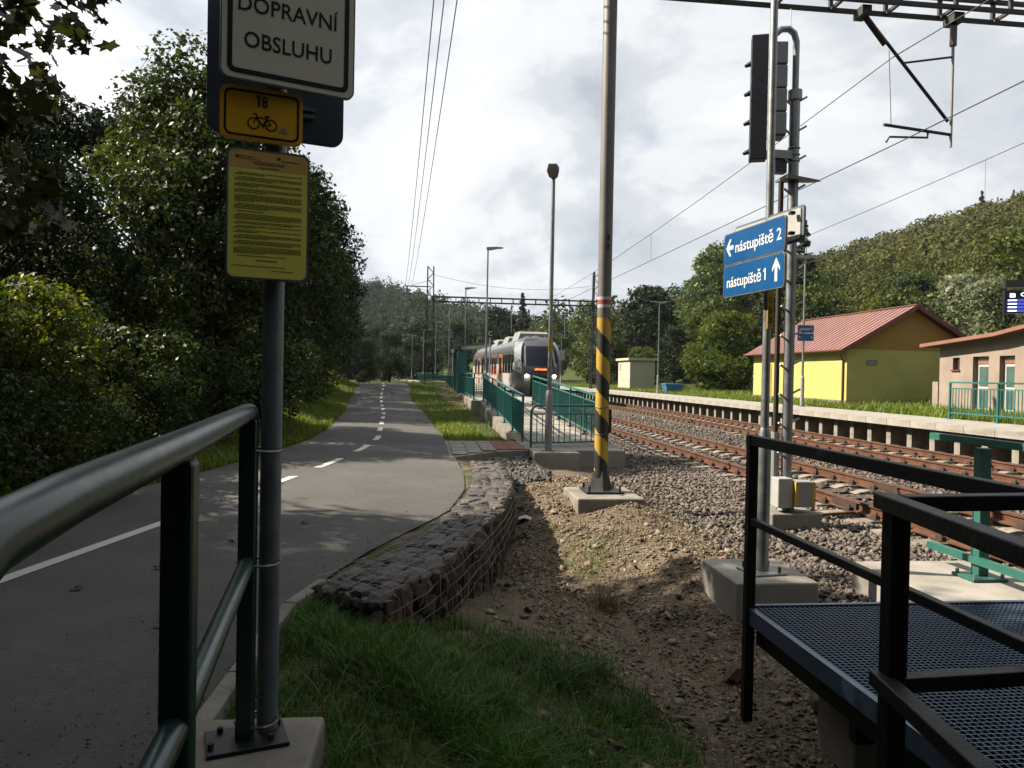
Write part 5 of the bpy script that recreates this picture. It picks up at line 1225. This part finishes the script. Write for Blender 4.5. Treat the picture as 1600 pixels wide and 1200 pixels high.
# hillside woods (one mass)
def forest(name, P, H, Rc, per, leaf, lm, seed, lab):
    r_ = np.random.default_rng(seed); n = len(P); H = H*r_.uniform(.6, 1.3, n); Rr = Rc*r_.uniform(.7, 1.25, n)
    k = np.repeat(np.arange(n), per); m = len(k); d = r_.normal(size=(m, 3)); d[:, 2] = np.abs(d[:, 2])*.9-.15; d /= np.linalg.norm(d, axis=1)[:, None]
    lump = 1+.22*np.sin(d[:, 0]*5+k)*np.cos(d[:, 1]*4+k*1.3)
    rad = Rr[k]*lump*r_.uniform(.72, 1.06, m)
    p = P[k]+np.stack([d[:, 0]*rad, d[:, 1]*rad, H[k]*.42+d[:, 2]*H[k]*.58*lump], -1)
    nn = d+r_.normal(size=(m, 3))*.55; nn /= np.linalg.norm(nn, axis=1)[:, None]; t = np.cross(nn, r_.normal(size=(m, 3))); t /= np.linalg.norm(t, axis=1)[:, None]; b = np.cross(nn, t)
    l = (leaf*r_.uniform(.6, 1.4, m))[:, None]
    q = np.stack([p-t*l*.5, p+b*l*.4, p+t*l*.5, p-b*l*.4], 1).reshape(-1, 3)
    o = link(name, npmesh(name, q, qf(m), lm)); return tag(o, lab, 'woodland', kind='stuff')
def gridpts(x0, x1, y0, y1, s, seed, curve=True):
    r_ = np.random.default_rng(seed); X, Y = np.meshgrid(np.arange(x0, x1, s), np.arange(y0, y1, s)); X = X.ravel()+r_.uniform(-s/2, s/2, X.size); Y = Y.ravel()+r_.uniform(-s/2, s/2, Y.size)
    if curve: X = X+dx(Y)
    return np.stack([X, Y, G(X, Y)], -1)
P = gridpts(37, 190, 12, 300, 5.2, 1); a = np.degrees(np.arctan2(P[:, 0], P[:, 1])); P = P[(a > 4) & (a < 46)]
nr = np.hypot(P[:, 0], P[:, 1]) < 115
forest('hillside_scrub', P[nr], 4.4, 3.3, 800, .29, 'leaf_hill', 2, 'scrub woodland on the lower slope of the sunlit hillside')
forest('hillside_scrub', P[~nr], 4.4, 3.4, 280, .58, 'leaf_hill', 12, 'scrub woodland covering the upper sunlit hillside')
P = gridpts(60, 200, 300, 420, 8, 3); a = np.degrees(np.arctan2(P[:, 0], P[:, 1])); P = P[(a < 40)]
forest('hillside_scrub', P, 6, 5.2, 120, 1.5, 'leaf_hill', 4, 'scrub woodland covering the far end of the sunlit hillside')
P = gridpts(-170, 150, 250, 470, 7.5, 5, False); a = np.degrees(np.arctan2(P[:, 0], P[:, 1])); P = P[(a > -20) & (a < 24)]
forest('hillside_woodland', P, 13, 5.0, 170, 1.25, 'leaf_forest', 6, 'dark wooded hill closing the valley')
P = gridpts(-75, -15, 20, 240, 7.5, 8, False)
P = P[P[:, 0] < ledge(P[:, 1])-np.where(P[:, 1] < 45, 17, 9)]; forest('hillside_woodland', P, 11, 4.8, 320, .6, 'leaf_forest', 9, 'shaded wood on the bank behind the roadside trees')
hn = tree_meshes(26, 13, 2.6, 70, 3000, .7, 'leaf_conifer', .2, .05, True)
for k, (x, y, sc) in enumerate(((176, 250, 1.0), (178, 215, .6), (181, 200, .9), (180, 190, .6), (182, 182, .7))):
    tree('conifer_tree', hn, X_(x, y), y, k, sc, 'lone conifer standing up from the crest of the sunlit hill', 'tree', 'conifers on the hill crest')

# grass
def blades(name, P, h, w, lm, seed, lean=.45, kind='stuff', lab=None):
    r_ = np.random.default_rng(seed); n = len(P); a = r_.uniform(0, 6.283, n); hh = h*r_.uniform(.45, 1.35, n); ln = hh*np.abs(r_.normal(0, lean, n)); d = np.stack([np.cos(a), np.sin(a), 0*a], -1)
    s = np.stack([-np.sin(a), np.cos(a), 0*a], -1)*(w*r_.uniform(.7, 1.3, n)/2)[:, None]; up = np.array([0, 0, 1.])
    m = P+d*(ln*.35)[:, None]+up*(hh*.6)[:, None]; t = P+d*ln[:, None]+up*(hh*.95)[:, None]
    v = np.stack([P-s, P+s, m+s*.7, m-s*.7, t], 1).reshape(-1, 3); b = (np.arange(n)*5)[:, None]
    f = np.concatenate([np.stack([b+0, b+1, b+2], -1), np.stack([b+0, b+2, b+3], -1), np.stack([b+3, b+2, b+4], -1)], 1).reshape(-1, 3)
    return tag(link(name, npmesh(name, v, f, lm)), lab, kind=kind)
def gp_keep(x, y):
    e = .95*(1-sst(.9, 1.6, x+vnoise(x, y, 2.2)*.3))*(1-sst(4.6, 5.9, y))
    return (rng.uniform(0, 1, len(x)) < e*(.2+.8*sst(-.5, .3, vnoise(x, y, 3.1, 1)+.5*vnoise(x, y, 8.3, 4)))) & (x > redge(y)+.12) & ~((x > -1) & (x < -.38) & (y < 3.25) & (y > 2.4)) & ~((y > 5.2) & (x < np.interp(y, GY, GXE)))
blades('grass', scatter(85000, -1, 1.8, 2.0, 6.2, gp_keep), .06, .006, 'grass_green', 1, 1.0)
def tuft_keep(x, y): return gp_keep(x, y) & (vnoise(x, y, 7.3, 9)+vnoise(x, y, 3.3, 3) > .35)
blades('grass', scatter(45000, -1, 1.6, 2.0, 5.8, tuft_keep), .14, .0055, 'grass_green', 21, 1.1)
blades('grass', scatter(4500, -1, 1.9, 2.0, 6.5, gp_keep), .1, .004, 'grass_dry', 22, 1.5)
blades('grass', scatter(2500, -.4, 2.6, 2.6, 9.5, lambda x, y: (x > np.interp(y, GY, GXE)+.1) & (vnoise(x, y, 4) > .25)), .12, .006, 'grass_dry', 2, .9)
st_ = scatter(9000, .6, 3.4, 3.0, 11.5, lambda x, y: (x > np.interp(y, GY, GXE)+.06) & (vnoise(x, y, 2.7, 5)+vnoise(x, y, 7, 2) > -.3)); st_[:, 2] += .004; blades('straw', st_, .035, .004, 'grass_dry', 31, 3.2)
tf = scatter(3200, 1.1, 2.6, 6.8, 9.4, lambda x, y: rng.uniform(0, 1, len(x)) < np.exp(-((x-1.75)/.35)**2-((y-7.9)/.55)**2)+.5*np.exp(-((x-1.45)/.2)**2-((y-9.2)/.4)**2)); blades('grass', tf, .07, .007, 'grass_lit', 3, .6)
tb = scatter(1200, 1.45, 1.85, 6.35, 6.8, lambda x, y: rng.uniform(0, 1, len(x)) < np.exp(-((x-1.63)/.1)**2-((y-6.6)/.12)**2)); blades('grass', tb, .2, .005, 'grass_dry', 4, .6)
def verge(x, y): return (x > redge(y)+.05) & (x < 1.85+dx(y)) & (rng.uniform(0, 1, len(x)) < np.where(y < 26, np.where(x < 1.35, 1, .15), np.where(x < redge(y)+1.6, .8, .25)))
vx = rng.uniform(-5, 2, 60000); vy = 17.2+43*rng.uniform(0, 1, 60000)**1.4; kk = verge(vx, vy); vx, vy = vx[kk], vy[kk]
blades('grass', np.stack([vx, vy, G(vx, vy)], -1), .12, .014, 'grass_lit', 5, .6)
vx = rng.uniform(0, 3.2, 45000); vy = 8+40*rng.uniform(0, 1, 45000)**1.3; vx = ledge(vy)-.02-vx**1.2*.8; blades('grass', np.stack([vx, vy, G(vx, vy)], -1), .16, .014, 'grass_lit', 6, .6)
vx = 15.3+rng.uniform(0, 1, 40000)**1.3*10; vy = 12+85*rng.uniform(0, 1, 40000)**1.3; kk = ~((vx > 19.8) & (vy > 33.8) & (vy < 44.6)) & ~((vx > 21.2) & (vy < 30)); vx, vy = vx[kk]+dx(vy[kk]), vy[kk]
blades('grass', np.stack([vx, vy, G(vx, vy)], -1), .22, .03, 'grass_lit', 7, .6)

# small things
lt = MB(); vs = []
for a in range(4):
    for b in range(4): vs.append((1.22+a*.09+b*.015, 9.95+b*.07, g1(1.3, 10.05)+.03+rnd.uniform(0, .05)))
lt.add(vs, [(a*4+b, a*4+b+1, a*4+b+5, a*4+b+4) for a in range(3) for b in range(3)])
o = lt.build('crumpled_paper', 'paper'); sm_ = o.modifiers.new('solid', 'SOLIDIFY'); sm_.thickness = .004
tag(o, 'crumpled white paper litter lying at the foot of the gabion wall', 'litter')
for k, (x, y) in enumerate(((-2.35, 5.35), (-2.0, 5.9), (-1.2, 7.6), (-3.2, 6.2), (-2.7, 9.0), (-1.7, 6.8), (-1.55, 4.6))):
    m = MB(); z = roadtop(x, y)+.006; pts = [(x+.05*math.cos(a_*.785+k)*(1 if a_ % 2 else .55), y+.05*math.sin(a_*.785+k)*(1 if a_ % 2 else .55), z+.012*((a_*7+k) % 3)) for a_ in range(8)]
    m.add(pts+[(x, y, z+.004)], [(a_, (a_+1) % 8, 8) for a_ in range(8)]); tag(m.build('fallen_leaf', 'dead_leaf'), 'curled brown fallen leaf on the shaded road', 'leaf', 'fallen leaves on the road')

# thin summer air between the camera and the far hills
hz = bpy.data.materials.new('haze'); hz.use_nodes = True; t = hz.node_tree; t.nodes.clear()
pv = N(t, 'ShaderNodeVolumePrincipled', Density=.00009); pv.inputs['Color'].default_value = (.72, .82, .95, 1); pv.inputs['Anisotropy'].default_value = .2
ho = N(t, 'ShaderNodeOutputMaterial'); L(t, pv.outputs[0], ho.inputs['Volume']); MATS['haze'] = hz
zt = float(max(ZZg.max()+30, 90))
tag(MB().b2((float(ax[0])-20, float(ay[0])-20, float(ZZg.min())-1.0), (float(ax[-1])+20, float(ay[-1])+20, zt)).build('haze', 'haze'), kind='stuff')
